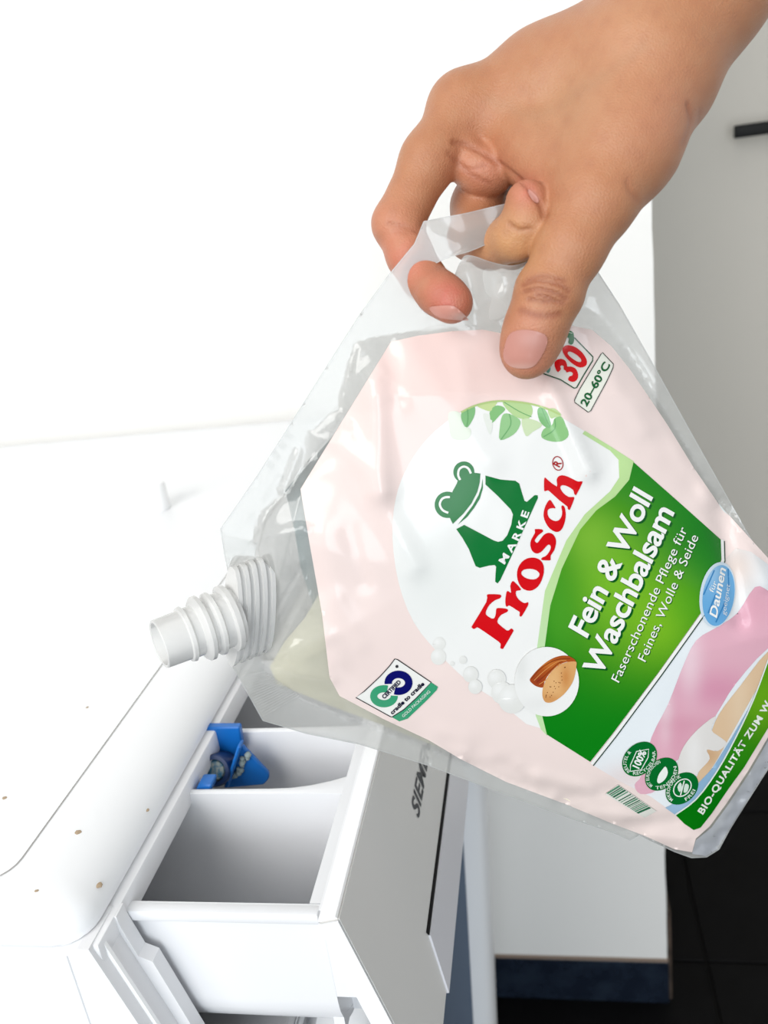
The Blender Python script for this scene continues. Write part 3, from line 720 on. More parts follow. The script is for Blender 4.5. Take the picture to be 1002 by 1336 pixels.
def front_h(P):
    """height of the front film above the seam plane, millimetres"""
    d = poly_dist(P, INNERS); ins_ = inside(P, INNERS); d = np.where(ins_, d, 0)
    h = 12.0 * (1 - np.exp(-d / 58.0)) + 1.0 * (1 - np.exp(-d / 9.0))
    press = np.exp(-(np.hypot((P[:, 0] - 688) / 62, (P[:, 1] - 452) / 58)) ** 2)
    h = h * (1 - .85 * press)
    top = np.clip((P[:, 1] - 395) / 120, 0.25, 1); h = h * top
    g = np.minimum(d / 22.0, 1); edge = np.exp(-((d - 16) / 22) ** 2) * ins_
    h = h + .75 * edge * noise2(P, 42, 3) + .25 * noise2(P, 120, 8) * g + .06 * noise2(P, 38, 21) * g
    seal = (1 - ins_) * .16 * noise2(P, 60, 5)
    for (x0, y0, x1, y1, a, wd) in FOLDS:
        dd_, t = seg_dist(P, np.array([x0, y0], float), np.array([x1, y1], float))
        h = h + a * np.exp(-(dd_ / wd) ** 2)
    foot = np.exp(-(poly_dist(P, [(908, 1106), (940, 1092), (985, 1020), (1030, 940), (1062, 862)], False) / 17) ** 2)
    h = h + foot * (2.0 * noise2(P, 34, 31) + 1.3 * noise2(P, 17, 32))
    curl = np.exp(-(poly_dist(P, [(596, 345), (616, 334), (640, 342), (668, 347), (694, 338)], False) / 9) ** 2)
    return h + seal + 2.2 * curl + 0.15
def back_h(P):
    d = poly_dist(P, INNERS); d = np.where(inside(P, INNERS), d, 0)
    return 22.0 * (1 - np.exp(-d / 75.0)) + .5 * noise2(P, 60, 12) * np.minimum(d / 20, 1) + 0.15
LAYER = 0.00011
def surf(layer=0.0):
    def fn(P):
        d = plane_depth(P); s = np.sqrt(((P[:, 0] - CX) / F_PX) ** 2 + ((P[:, 1] - CY) / F_PX) ** 2 + 1)
        return Wn(P[:, 0], P[:, 1], d - (front_h(P) / 1000.0 + (0.00012 if layer > 0 else 0) + layer * LAYER) / s)
    return fn
def bsurf(layer=0.0):
    def fn(P):
        d = plane_depth(P); s = np.sqrt(((P[:, 0] - CX) / F_PX) ** 2 + ((P[:, 1] - CY) / F_PX) ** 2 + 1)
        return Wn(P[:, 0], P[:, 1], d + (back_h(P) / 1000.0 - layer * LAYER) / s)
    return fn
M_FILM = film_mat('milky_film', (0.70, 0.705, 0.69, 1), 0.38, 0.07, (0.94, 0.94, 0.935, 1), trans=0.40, spec=0.48)
M_PRINT = attr_mat('printed_film', 0.16, 0.32)
pouch = empty('refill_pouch', W(860, 1096, .372)); tag(pouch, 'pale pink and green detergent refill pouch with clear edges held by the hand', 'pouch')
def densify(poly, step):
    o_ = []
    for a, b in zip(poly, poly[1:] + poly[:1]):
        n = max(1, int(math.hypot(b[0] - a[0], b[1] - a[1]) / step)); o_ += [(a[0] + (b[0] - a[0]) * k / n, a[1] + (b[1] - a[1]) * k / n) for k in range(n)]
    return o_
outc = densify(OUT, 7.0)
lay('front_film', poly_bm(outc, [catmull(HOLE, 3)]), surf(0), M_FILM, pouch, None, 5, 'clear milky plastic film with a cut out handle')
lay('back_film', poly_bm(outc, [catmull(HOLE, 3)]), bsurf(0), M_FILM, pouch, None, 8)
M_FOIL = film_mat('shiny_gusset', (0.74, 0.77, 0.84, 1), 0.68, 0.05, trans=0.15, spec=1.8)
lay('gusset_film', poly_bm([(903, 1114), (908, 1096), (928, 1080), (950, 1050), (978, 1008), (1003, 965), (1031, 918), (1053, 870), (1065, 812), (1077, 806), (1065, 868), (1039, 930), (1003, 1000), (975, 1044), (951, 1082), (937, 1107), (921, 1117)]), surf(1.0), M_FOIL, pouch, None, 4, 'crinkled shiny clear foot fold')
# detergent seen through the clear shoulder, and the pale print of the back side
M_LIQ = film_mat('detergent', lin((255, 250, 224)), 0.94, 0.15, (0.98, 0.97, 0.88, 1), 0.33, 0.25)
def liq(layer):
    def fn(P):
        d = plane_depth(P); return Wn(P[:, 0], P[:, 1], d + layer * np.minimum(back_h(P), 6.0) / 1000.0 - 0.0012)
    return fn
lay('detergent', poly_bm([(352, 870), (372, 836), (398, 806), (420, 768), (470, 760), (700, 800), (990, 860), (995, 990), (930, 1096), (900, 1108), (800, 1070), (700, 1026), (600, 986), (520, 954), (430, 920), (362, 892)]), liq(.12), M_LIQ, pouch, None, 10, 'pale yellow liquid')
lay('back_print', poly_bm([(372, 640), (520, 470), (800, 480), (1050, 800), (900, 1100), (470, 930), (412, 800), (392, 740), (384, 690)]), bsurf(2), M_PRINT, pouch, ramp((224, 236, 236), [(392, 690, 14, 60, (196, 222, 226), .8)]), 10)

# crisp cut edge of the film
def rim(pts, wd, layer, m, closed=True):
    p = [np.array(a, float) for a in pts]; n = len(p); L_, R_ = [], []
    for i in range(n):
        t = p[(i + 1) % n] - p[(i - 1) % n]; t = t / (np.linalg.norm(t) + 1e-9); nn = np.array([-t[1], t[0]]) * wd / 2
        L_.append(tuple(p[i] + nn)); R_.append(tuple(p[i] - nn))
    return lay('film_edge', raw_bm(L_ + R_, [(i, (i + 1) % n, n + (i + 1) % n, n + i) for i in range(n if closed else n - 1)]), surf(layer), m, pouch, None, 0)
M_EDGE = film_mat('film_edge', (0.52, 0.53, 0.53, 1), 0.75, 0.1, trans=0.3, spec=0.5)
rim(outc, 1.3, .5, M_EDGE); rim(catmull(HOLE, 3), 1.2, .5, M_EDGE)
rim(densify([(404, 598), (378, 638), (348, 672), (337, 716), (350, 786), (346, 826)], 6)[:-6], 2.0, .8, M_FILM, False)
# --- front print ---------------------------------------------------
PINK = [(510, 446), (545, 438), (590, 432), (630, 430), (660, 436), (700, 428), (740, 424), (772, 430), (798, 452), (822, 482), (848, 520), (872, 556), (905, 610), (938, 658), (962, 684), (1002, 728), (1040, 770), (1064, 806),
        (1052, 868), (1030, 915), (1002, 962), (976, 1006), (948, 1048), (926, 1078), (908, 1094), (903, 1112), (880, 1108), (840, 1090), (800, 1075), (740, 1050), (660, 1020), (600, 990), (560, 966), (500, 938), (443, 908), (430, 884), (420, 800), (404, 710), (392, 638), (440, 560)]
label_ = lay('front_label', poly_bm(PINK), surf(1), M_PRINT, pouch, ramp((252, 233, 228), [(560, 480, 140, 110, (254, 226, 220), .9), (740, 1060, 190, 60, (244, 228, 222), .8)]), 5, 'pale pink printed label')
def dec(name, outer, layer, color, holes=(), sm=0, step=6, label=None):
    o = catmull(outer, sm) if sm else outer
    return lay(name, poly_bm(o, [catmull(h_, sm) if sm else h_ for h_ in holes]), surf(layer), M_PRINT, label_, color, step, label)
def stroke(name, pts, wd, layer, color, closed=False, sm=0, step=6):
    p = catmull(pts, sm, closed) if sm else list(pts); p = [np.array(a, float) for a in p]; n = len(p); L_, R_ = [], []
    for i in range(n):
        a = p[(i - 1) % n] if (closed or i > 0) else p[i]; b = p[(i + 1) % n] if (closed or i < n - 1) else p[i]
        t = b - a; t = t / (np.linalg.norm(t) + 1e-9); nn = np.array([-t[1], t[0]]) * wd / 2
        L_.append(tuple(p[i] + nn)); R_.append(tuple(p[i] - nn))
    vv = L_ + R_; m_ = n if closed else n - 1
    ff = [(i, (i + 1) % n, n + (i + 1) % n, n + i) for i in range(m_)]
    return lay(name, raw_bm(vv, ff), surf(layer), M_PRINT, label_, color, step)
def ell(cx_, cy_, rx, ry, rot=0, n=48):
    c, s = math.cos(math.radians(rot)), math.sin(math.radians(rot))
    return [(cx_ + rx * math.cos(2 * math.pi * k / n) * c - ry * math.sin(2 * math.pi * k / n) * s, cy_ + rx * math.cos(2 * math.pi * k / n) * s + ry * math.sin(2 * math.pi * k / n) * c) for k in range(n)]
def words(body, path, cap, layer, color, bold=0.0, shear=0.0, up=None, spacing=1.0, name='lettering', fit=True, shadow=None, parent=None, fn=None):
    """text set along a photo-plane path; letters stand on the path"""
    vv, ff = text_mesh(body, bold, spacing, shear); vv = vv / CAPH; vv[:, 0] -= vv[:, 0].min()
    p = np.array(path if len(path) == 2 else catmull(path, 8, False), float); sg = np.linalg.norm(np.diff(p, axis=0), axis=1); cum = np.r_[0, np.cumsum(sg)]
    s = vv[:, 0] / vv[:, 0].max() * cum[-1] if fit else vv[:, 0] * cap
    i = np.clip(np.searchsorted(cum, s, 'right') - 1, 0, len(sg) - 1); t = (s - cum[i]) / sg[i]
    q_ = p[i] + (p[i + 1] - p[i]) * t[:, None]; d = (p[i + 1] - p[i]) / sg[i][:, None]
    u = np.stack([d[:, 1], -d[:, 0]], 1) if up is None else np.tile(np.array(up, float) / np.linalg.norm(up), (len(s), 1))
    Q_ = q_ + u * (vv[:, 1] * cap)[:, None]
    if shadow:
        lay('letter_shadow', raw_bm(Q_ + np.array(shadow[0]), ff), surf(layer - 1), M_PRINT, label_, shadow[1], 6)
    return lay(name, raw_bm(Q_, ff), (fn or surf)(layer), M_PRINT, parent or label_, color, 6)
RED = (222, 16, 26); GRN = (10, 122, 54)
# white field
dec('white_field', [(655, 523), (618, 530), (588, 546), (556, 574), (530, 612), (516, 652), (512, 700), (520, 760), (540, 812), (572, 852), (612, 890), (652, 916), (705, 950), (760, 900), (780, 800), (830, 660), (826, 606), (790, 580), (740, 549), (700, 530)], 2, ramp((252, 252, 250), [(560, 760, 60, 80, (240, 243, 240), .7)]), sm=3)
# soft leaves along its top
leaf_c = lambda c: c
for pts, c in (([(30, 130), (110, 130), (130, 220), (190, 250), (170, 320), (60, 320), (35, 240)], (236, 244, 228)), ([(240, 80), (330, 55), (385, 50), (350, 100), (330, 120), (280, 105)], (206, 226, 160)), ([(280, 140), (330, 150), (350, 220), (330, 290), (300, 220)], (240, 244, 236)),
               ([(420, 48), (520, 52), (620, 68), (640, 120), (615, 170), (545, 172), (470, 125)], (190, 222, 158)), ([(120, 140), (165, 100), (215, 84), (222, 130), (200, 190), (160, 240), (130, 200)], (138, 196, 134)), ([(330, 120), (370, 80), (420, 85), (440, 110), (400, 150), (345, 205), (330, 160)], (140, 198, 130)),
               ([(420, 150), (470, 138), (545, 180), (545, 230), (500, 290), (405, 330), (400, 250)], (158, 208, 148)), ([(560, 180), (640, 180), (710, 220), (640, 270), (590, 300)], (214, 232, 190)), ([(675, 110), (710, 90), (750, 140), (775, 230), (740, 240), (690, 190)], (134, 194, 130)),
               ([(750, 110), (800, 100), (850, 150), (800, 165), (770, 170)], (200, 226, 168)), ([(800, 172), (850, 160), (880, 220), (902, 290), (860, 335), (780, 340), (705, 310), (720, 250), (780, 220)], (150, 204, 138))):
    dec('leaf_print', zm(580, 515, .1796, pts), 3, c, sm=3)
stroke('leaf_band', zm(580, 515, .1796, [(120, 128), (220, 80), (350, 50), (480, 48), (620, 66), (740, 100), (840, 145)]), 2.4, 4, (186, 212, 140), sm=4)
for pts in ([(165, 105), (170, 170), (160, 235)], [(470, 140), (480, 220), (410, 325)], [(800, 175), (800, 250), (720, 305)], [(705, 95), (730, 160), (765, 230)], [(430, 52), (540, 120), (630, 160)]):
    stroke('leaf_vein', zm(580, 515, .1796, pts), 1.0, 4, (112, 176, 112), sm=3)
# pale bubbles
for bi, (x, y, r_) in enumerate(((573, 840, 8.5), (572, 857, 10), (590, 866, 3), (604, 861, 5), (614, 880, 10), (620, 896, 9), (648, 886, 12), (655, 904, 14), (668, 912, 18))):
    dec('bubble_print', ell(x, y, r_, r_ * 1.05), 3 + .5 * bi, ramp((238, 238, 234), [(x - r_ * .3, y - r_ * .3, r_ * .6, r_ * .6, (252, 252, 250), 1)]))
# green field and its light border
bord = [(763, 562), (796, 582), (827, 602), (826, 616), (822, 632), (802.5, 648), (778, 666), (757, 691), (733, 742), (718, 790), (711, 842), (706, 900), (708, 935), (714, 960), (706, 952), (699, 934), (697, 900), (701, 843), (711, 771), (739, 705), (763, 671), (796, 641), (808, 623), (807, 600), (796, 588), (760, 566)]
dec('light_border', bord, 3, ramp((196, 230, 160), [(700, 880, 40, 110, (206, 238, 190), .8)]))
GREEN = [(826.6, 603), (880, 650), (940.5, 704), (941, 730), (915.5, 798), (860, 876), (799.5, 957), (770, 994), (740, 975), (713.6, 958.5), (707.5, 934), (706, 900), (711, 842), (718, 790), (733, 742), (757, 691), (778, 666), (802.5, 648), (821, 626)]
dec('green_field', GREEN, 4, ramp((10, 132, 22), [(800, 760, 62, 90, (124, 192, 48), .95), (860, 810, 52, 60, (132, 196, 40), .9), (770, 700, 36, 40, (132, 192, 60), .85), (730, 800, 26, 60, (80, 168, 44), .7), (930, 700, 40, 40, (4, 120, 20), .5), (895, 790, 30, 30, (90, 176, 36), .5)]), step=5)
stroke('white_rule', [(942.5, 704), (943.5, 731), (918, 799.5), (862, 878), (802, 959), (772, 997)], 4.2, 5, (252, 252, 250))
# photograph strip: towel, arm, sleeve
PH = [(946, 730), (960, 715), (980, 720), (1010, 742), (1058, 806), (1046, 868), (1024, 905), (1004, 862), (983, 913), (959, 964), (935, 1007), (908, 1043), (882, 1063), (850, 1040), (810, 1020), (773, 998), (803, 960), (863, 879), (919, 801)]
dec('towel_photo', PH, 2, ramp((242, 248, 252), [(960, 740, 30, 40, (240, 224, 216), 1), (820, 1015, 40, 20, (240, 224, 222), .8)]), step=4)
dec('towel_print', [(1030, 790), (1004, 772), (985, 766), (962, 800), (936, 818), (908, 836), (890, 872), (872, 918), (850, 962), (838, 1010), (828, 1024), (836, 1036), (858, 1030), (874, 1000), (906, 975), (936, 930), (960, 892), (1002, 846), (1040, 830)], 3,
    ramp((236, 184, 200), [(930, 900, 60, 26, (222, 150, 178), .8), (880, 960, 30, 40, (224, 154, 178), .6), (985, 790, 30, 30, (232, 172, 190), .8), (900, 860, 16, 50, (246, 216, 226), .9), (868, 930, 10, 40, (246, 220, 228), .8), (900, 945, 60, 12, (218, 150, 172), .4)]), sm=3, step=4)
dec('arm_print', [(1040, 834), (1004, 848), (965, 896), (938, 932), (926, 962), (920, 990), (908, 1016), (912, 1022), (930, 1000), (952, 962), (980, 912), (1004, 872), (1030, 850)], 4, ramp((232, 200, 164), [(965, 920, 14, 60, (240, 214, 182), .8), (925, 985, 14, 14, (206, 160, 116), .6)]), sm=3)
dec('sleeve_print', [(934, 934), (928, 952), (940, 962), (948, 970), (936, 980), (922, 978), (926, 990), (914, 1004), (898, 1022), (884, 1016), (884, 996), (892, 974), (910, 952)], 5, ramp((236, 232, 228), [(905, 985, 10, 30, (248, 246, 244), .8)]), sm=3)
dec('blue_print', [(1040, 848), (1010, 868), (984, 912), (955, 962), (930, 1002), (905, 1028), (876, 1050), (868, 1054), (882, 1064), (908, 1044), (935, 1008), (959, 965), (983, 914), (1003, 862)], 5, ramp((150, 188, 220), [(880, 1056, 20, 14, (176, 206, 230), .6)]))
stroke('thin_rule', [(945.2, 706), (946, 732), (920.4, 801), (864.4, 879.5), (804.4, 960.5), (774, 999)], 1.3, 7, (16, 62, 40))
# green foot strip
dec('foot_strip', [(1012, 830), (1003, 860), (983, 914), (959, 965), (935, 1008), (908, 1044), (882, 1064), (893, 1075), (905, 1083), (914, 1080), (929, 1061), (950, 1030), (971, 1001), (1002, 950), (1030, 905), (1052, 862), (1056, 820)], 6, ramp((6, 122, 14), [(1000, 910, 50, 60, (112, 178, 30), .95), (960, 985, 30, 30, (50, 148, 22), .6)]))
stroke('white_rule', [(1003, 859), (983, 913), (959, 964), (935, 1007), (908, 1043), (881, 1063)], 1.8, 8, (240, 248, 240), sm=3)
words('BIO-QUALITÄT ZUM W', [(917, 1063), (931, 1041), (946, 1016.5), (963, 989), (976, 967), (992, 943), (1006, 917)], 8.2, 8, (246, 250, 240), bold=.03, spacing=1.12)
# emblem
q = lambda pts: zm(560, 595, .1497, pts)
dec('emblem', ell(560 + 302 * .1497, 595 + 140 * .1497, 92 * .1497, 93 * .1497), 3.2, GRN); dec('emblem', ell(560 + 160 * .1497, 595 + 425 * .1497, 113 * .1497, 115 * .1497), 3.2, GRN)
dec('emblem', q([(392, 146), (446, 152), (440, 230), (420, 310), (370, 410), (300, 500), (205, 592), (180, 540), (150, 500), (170, 380), (205, 305), (240, 240), (260, 180), (330, 120)]), 3.6, GRN)
dec('emblem', q([(465, 196), (468, 280), (442, 370), (392, 452), (330, 532), (250, 597), (320, 510), (380, 430), (430, 340), (455, 270)]), 3.6, GRN)
dec('emblem', q([(490, 170), (620, 205), (700, 212), (750, 215), (785, 240), (805, 310), (830, 390), (850, 400), (880, 375), (920, 340), (945, 342), (948, 365), (900, 470), (760, 780), (620, 1080), (595, 1110), (575, 1095), (578, 1030), (583, 965), (570, 950), (520, 955), (440, 975), (405, 960),
                 (380, 900), (345, 810), (290, 715), (236, 637), (305, 600), (400, 650), (560, 735), (600, 748), (640, 738), (680, 690), (715, 600), (730, 510), (710, 465), (600, 350), (490, 248)]), 3.6, GRN)
stroke('emblem_line', q([(270, 208), (252, 165), (262, 115), (300, 92), (340, 108), (363, 152)]), 2.8, 5, (250, 252, 250), sm=4)
stroke('emblem_line', q([(166, 495), (118, 472), (92, 424), (108, 378), (140, 360), (180, 357)]), 2.8, 5, (250, 252, 250), sm=4)
words('MARKE', q([(655, 945), (745, 800), (810, 660), (872, 490)]), 9.0, 5, (250, 252, 250), bold=.03, spacing=1.5)
# brand word, letter by letter
qa = lambda pts: zm(610, 710, .11976, pts); qb = lambda pts: zm(685, 590, .11222, pts)
LET = [(qa([(210, 560), (235, 545), (345, 548), (368, 565), (350, 592), (300, 610), (240, 660), (205, 720), (200, 765), (235, 795), (270, 812), (295, 800), (308, 755), (312, 710), (335, 695), (420, 703), (442, 720), (425, 742), (370, 768), (335, 810), (325, 850), (350, 880), (400, 920), (430, 942), (455, 935), (478, 918), (500, 938), (490, 965), (400, 1120), (380, 1142), (355, 1128), (360, 1085), (300, 1035), (125, 915), (95, 912), (68, 925), (45, 905), (55, 880), (205, 630)]), None),
       (qa([(465, 455), (490, 402), (525, 425), (582, 490), (560, 505), (528, 512), (530, 560), (560, 605), (610, 640), (635, 640), (655, 632), (662, 660), (600, 770), (578, 790), (565, 775), (568, 740), (530, 715), (455, 668), (430, 682), (415, 665), (412, 600), (425, 520), (445, 512), (475, 530)]), None),
       (qa([(715, 147), (770, 160), (815, 200), (833, 265), (825, 340), (790, 430), (740, 485), (680, 508), (610, 490), (560, 430), (538, 340), (550, 260), (590, 195), (650, 155)]), qa([(585, 310), (610, 280), (680, 268), (750, 285), (785, 325), (765, 365), (720, 385), (650, 375), (600, 345)])),
       (qb([(112, 905), (125, 893), (195, 897), (210, 915), (195, 935), (155, 965), (120, 1010), (115, 1035), (140, 1055), (165, 1030), (215, 965), (265, 938), (320, 950), (355, 1000), (360, 1060), (340, 1140), (300, 1200), (298, 1245), (285, 1258), (200, 1255), (188, 1240), (205, 1222), (240, 1208), (280, 1160), (300, 1110), (290, 1080), (265, 1078), (225, 1120), (180, 1165), (130, 1178), (85, 1150), (62, 1090), (70, 1020), (115, 940)]), None),
       (qb([(290, 553), (320, 590), (355, 650), (330, 650), (290, 655), (262, 680), (268, 740), (300, 780), (350, 800), (395, 790), (425, 745), (432, 690), (422, 640), (432, 618), (455, 630), (470, 680), (472, 760), (450, 850), (415, 910), (360, 928), (290, 890), (240, 820), (215, 740), (225, 660), (255, 590)]), None),
       (qb([(222, 310), (240, 298), (262, 320), (370, 400), (367, 330), (385, 285), (430, 268), (500, 285), (600, 335), (635, 340), (660, 338), (665, 360), (600, 490), (585, 497), (570, 480), (560, 440), (500, 400), (440, 383), (412, 400), (415, 430), (450, 480), (510, 520), (560, 520), (572, 540), (525, 660), (510, 670), (495, 655), (490, 630), (400, 560), (290, 460), (265, 445), (240, 450), (222, 445)]), None)]
for o_, h_ in LET: dec('brand_letter', o_, 4, RED, [h_] if h_ else (), sm=2)
stroke('register_mark', ell(727.8, 604.6, 6.6, 9.0, -12, 28), 1.3, 4, (176, 40, 44), closed=True)
words('R', [(729.6, 610), (733, 603.5)], 9, 4, (176, 30, 34), bold=.03)
# product name
sh = ((2.4, 2.2), (6, 92, 30)); WH = (253, 253, 250)
words('Fein & Woll', [(765.5, 832.5), (851.5, 648.5)], 27.5, 7, WH, bold=.022, up=(-.86, -.51), shadow=sh, spacing=.97)
words('Waschbalsam', [(783.5, 884), (879.6, 668.5)], 27.0, 7, WH, bold=.022, up=(-.87, -.49), shadow=sh, spacing=.97)
words('Faserschonende Pflege für', [(807.5, 891), (897, 691)], 11.6, 7, WH, up=(-.88, -.47), shadow=((1, 1), (20, 100, 30)), spacing=1.02)
words('Feines, Wolle & Seide', [(842, 864), (911.5, 701)], 11.6, 7, WH, up=(-.88, -.47), shadow=((1, 1), (20, 100, 30)), spacing=1.02)
# badge 'fuer Daunen geeignet'
dec('badge_rim', ell(936, 776, 23, 43, 8), 7, (214, 230, 242)); dec('badge', ell(937.5, 777, 20.5, 40, 8), 8, ramp((112, 178, 228), [(926, 745, 16, 20, (170, 210, 240), .8), (940, 800, 14, 14, (96, 166, 222), .6)]))
for pts in ([(918, 776), (932, 744)], [(924, 800), (934, 775)], [(934, 812), (946, 786)], [(950, 742), (951, 768)]): stroke('badge_line', pts, 1.6, 9, (58, 136, 196))
words('für', [(930.5, 773.5), (936, 760)], 6.5, 10, WH, up=(-.86, -.5)); words('Daunen', [(935, 806.5), (947, 743)], 10.5, 10, WH, bold=.02, up=(-.86, -.5)); words('geeignet', [(946.5, 803), (952.5, 763)], 5.6, 10, (230, 242, 250), up=(-.9, -.4))
# almonds
q = lambda pts: zm(665, 840, .0948, pts)
dec('almond_disc', ell(665 + 510 * .0948, 840 + 520 * .0948, 42, 45.3), 8.5, ramp((250, 250, 248), [(680, 872, 8, 22, (232, 233, 230), .7), (700, 918, 24, 10, (240, 240, 238), .7)]))
dec('almond_print', q([(275, 500), (310, 440), (400, 340), (520, 240), (640, 180), (760, 160), (850, 185), (910, 245), (780, 250), (650, 310), (540, 420), (480, 520), (460, 600), (380, 590), (320, 555)]), 9, ramp((176, 82, 34), [(712, 866, 22, 6, (214, 128, 56), .8), (702, 888, 8, 6, (150, 52, 36), .8)]), sm=3, step=3)
for k in range(4): stroke('almond_line', q([(300 + k * 35, 480 + k * 26), (440 + k * 26, 330 + k * 50), (640 + k * 10, 220 + k * 28), (830 - k * 50, 205 + k * 22)]), .9, 10, (226, 152, 84) if k % 2 else (140, 58, 26), sm=4)
dec('almond_print', q([(910, 245), (918, 300), (900, 420), (860, 540), (760, 680), (650, 770), (560, 810), (490, 800), (455, 740), (450, 650), (480, 540), (560, 400), (670, 300), (800, 250)]), 10, ramp((228, 172, 110), [(722, 890, 12, 24, (240, 192, 134), .7), (738, 884, 6, 14, (206, 132, 66), .7), (718, 912, 12, 6, (206, 136, 76), .6)]), sm=3, step=3)
r_ = random.Random(9)
for k in range(22):
    t = r_.random(); s_ = r_.uniform(-.7, .7); x = 716 + t * 30 - s_ * -3 - 4; y = 910 - t * 38 + s_ * 9
    dec('almond_pore', ell(x, y, .55, .7, 30, 8), 11, (126, 74, 30))
# three round seals
q = lambda x, y: (790 + x * .1697, 940 + y * .1697)
SEALS = [(q(262, 297), 25.6, 19.4), (q(432, 413), 24.6, 18.4), (q(588, 523), 24.2, 18.0)]
def on_ring(body, c, ra, rb, rot, a0, a1, cap, layer):
    cs, sn = math.cos(math.radians(rot)), math.sin(math.radians(rot))
    pts = [(c[0] + ra * math.cos(math.radians(a)) * cs - rb * math.sin(math.radians(a)) * sn, c[1] + ra * math.cos(math.radians(a)) * sn + rb * math.sin(math.radians(a)) * cs) for a in np.linspace(a0, a1, 9)]
    words(body, pts, cap, layer, (226, 240, 228), bold=.015, spacing=1.05)
for (c, a, b), (t1, t2) in zip(SEALS, (('BEUTEL &', 'RECYCELBAR'), ('MIT EUROPÄISCHEN', 'TENSIDEN'), ('MIKROPLASTIK', 'FREI'))):
    dec('round_seal', ell(c[0], c[1], a, b, -44), 6, (6, 112, 44))
    on_ring(t1, c, a * .76, b * .72, -44, -190, -60 if t1 != 'BEUTEL &' else -95, 4.2, 8)
    on_ring(t2, c, a * .92, b * .90, -44, 150 if t2 != 'FREI' else 110, 20 if t2 != 'FREI' else 60, 4.0, 8)
c = SEALS[0][0]; words('100%', [(c[0] - 1, c[1] + 13), (c[0] + 9, c[1] - 9)], 9, 8, (250, 252, 250), bold=.03, up=(-.9, -.42))
stroke('seal_line', [(c[0] - 12, c[1] + 8), (c[0] - 4, c[1] - 10), (c[0] + 12, c[1] - 13), (c[0] + 11, c[1] - 2), (c[0] + 2, c[1] + 14), (c[0] - 12, c[1] + 16)], 1.2, 8, (240, 248, 240), closed=True)
c = SEALS[1][0]; dec('seal_leaf', [(c[0] + 5, c[1] - 10), (c[0] + 8, c[1] - 2), (c[0] + 4, c[1] + 7), (c[0] - 3, c[1] + 12), (c[0] - 6, c[1] + 9), (c[0] - 4, c[1] + 1), (c[0], c[1] - 5)], 8, (244, 250, 244), sm=3)
c = SEALS[2][0]; stroke('seal_line', ell(c[0] + .5, c[1] - 1, 13, 9.6, -44, 30), 1.4, 8, (240, 248, 240), closed=True)
stroke('seal_line', [(c[0] - 2, c[1] + 9), (c[0] + 3, c[1] - 10)], 1.6, 9, (240, 248, 240)); dec('seal_mark', [(c[0] - 6, c[1] - 2), (c[0] - 2, c[1] - 8), (c[0], c[1] - 2), (c[0] - 3, c[1] + 5)], 8, (220, 238, 224), sm=2); dec('seal_mark', [(c[0] + 4, c[1] - 6), (c[0] + 9, c[1] - 4), (c[0] + 7, c[1] + 4), (c[0] + 2, c[1] + 5)], 8, (220, 238, 224), sm=2)
# striped control mark
q = lambda x, y: (780 + x * .0798, 1010 + y * .0798)
dec('stripe_field', [q(330, 170), q(960, 605), q(765, 715), q(120, 330)], 6, (228, 228, 220))
A0, A1 = np.array(q(340, 185)), np.array(q(890, 570)); B0, B1 = np.array(q(140, 310)), np.array(q(680, 660)); t = 0.0; k = 0
WID = [.05, .02, .03, .015, .04, .02, .05, .03, .03, .07, .03, .04, .02, .05, .03, .02, .04, .03, .03, .02, .02, .03, .02, .02, .03, .02, .02, .02, .04, .02, .06, .02, .03, .03]
for wd in WID:
    if t + wd > 1: break
    if k % 2 == 0:
        dec('stripe', [tuple(A0 + (A1 - A0) * t), tuple(A0 + (A1 - A0) * (t + wd)), tuple(B0 + (B1 - B0) * (t + wd)), tuple(B0 + (B1 - B0) * t)], 7, (44, 104, 74) if k % 4 else (92, 146, 116))
    t += wd; k += 1
# packaging certificate
q = lambda pts: zm(460, 855, .11976, pts)
dec('certificate', q([(460, 40), (490, 48), (855, 295), (700, 460), (560, 590), (430, 672), (410, 668), (35, 460), (130, 390), (300, 230), (400, 120)]), 3, (250, 250, 246))
stroke('certificate_edge', q([(460, 40), (490, 48), (855, 295), (700, 460), (560, 590), (430, 672), (410, 668), (35, 460), (130, 390), (300, 230), (400, 120)]), 1.1, 5, (24, 24, 34), closed=True)
dec('certificate_foot', q([(855, 295), (930, 345), (915, 380), (820, 480), (600, 690), (510, 720), (430, 675), (560, 590), (700, 460)]), 4, (62, 166, 122))
def arc(c, rx, ry, a0, a1, rot=0):
    cs, sn = math.cos(math.radians(rot)), math.sin(math.radians(rot))
    return [(c[0] + rx * math.cos(math.radians(a)) * cs - ry * math.sin(math.radians(a)) * sn, c[1] + rx * math.cos(math.radians(a)) * sn + ry * math.sin(math.radians(a)) * cs) for a in np.linspace(a0, a1, 26)]
stroke('certificate_ring', q(arc((500, 300), 112, 92, 172, 472)), 9.8, 5, (14, 18, 108), step=4); stroke('certificate_ring', q(arc((342, 446), 112, 82, 290, -4)), 9.4, 4.4, (62, 166, 122), step=4)
words('CERTIFIED', q([(345, 478), (530, 298)]), 5.2, 6, (18, 20, 60), bold=.03); words('cradle to cradle', q([(432, 648), (785, 318)]), 5.2, 6, (18, 20, 50), bold=.035); words('GOLD PACKAGING', q([(555, 678), (850, 400)]), 3.6, 6, (232, 246, 238), bold=.01)
dec('certificate_dot', ell(460 + 483 * .11976, 855 + 122 * .11976, 2.0, 2.0), 5, (60, 60, 66))
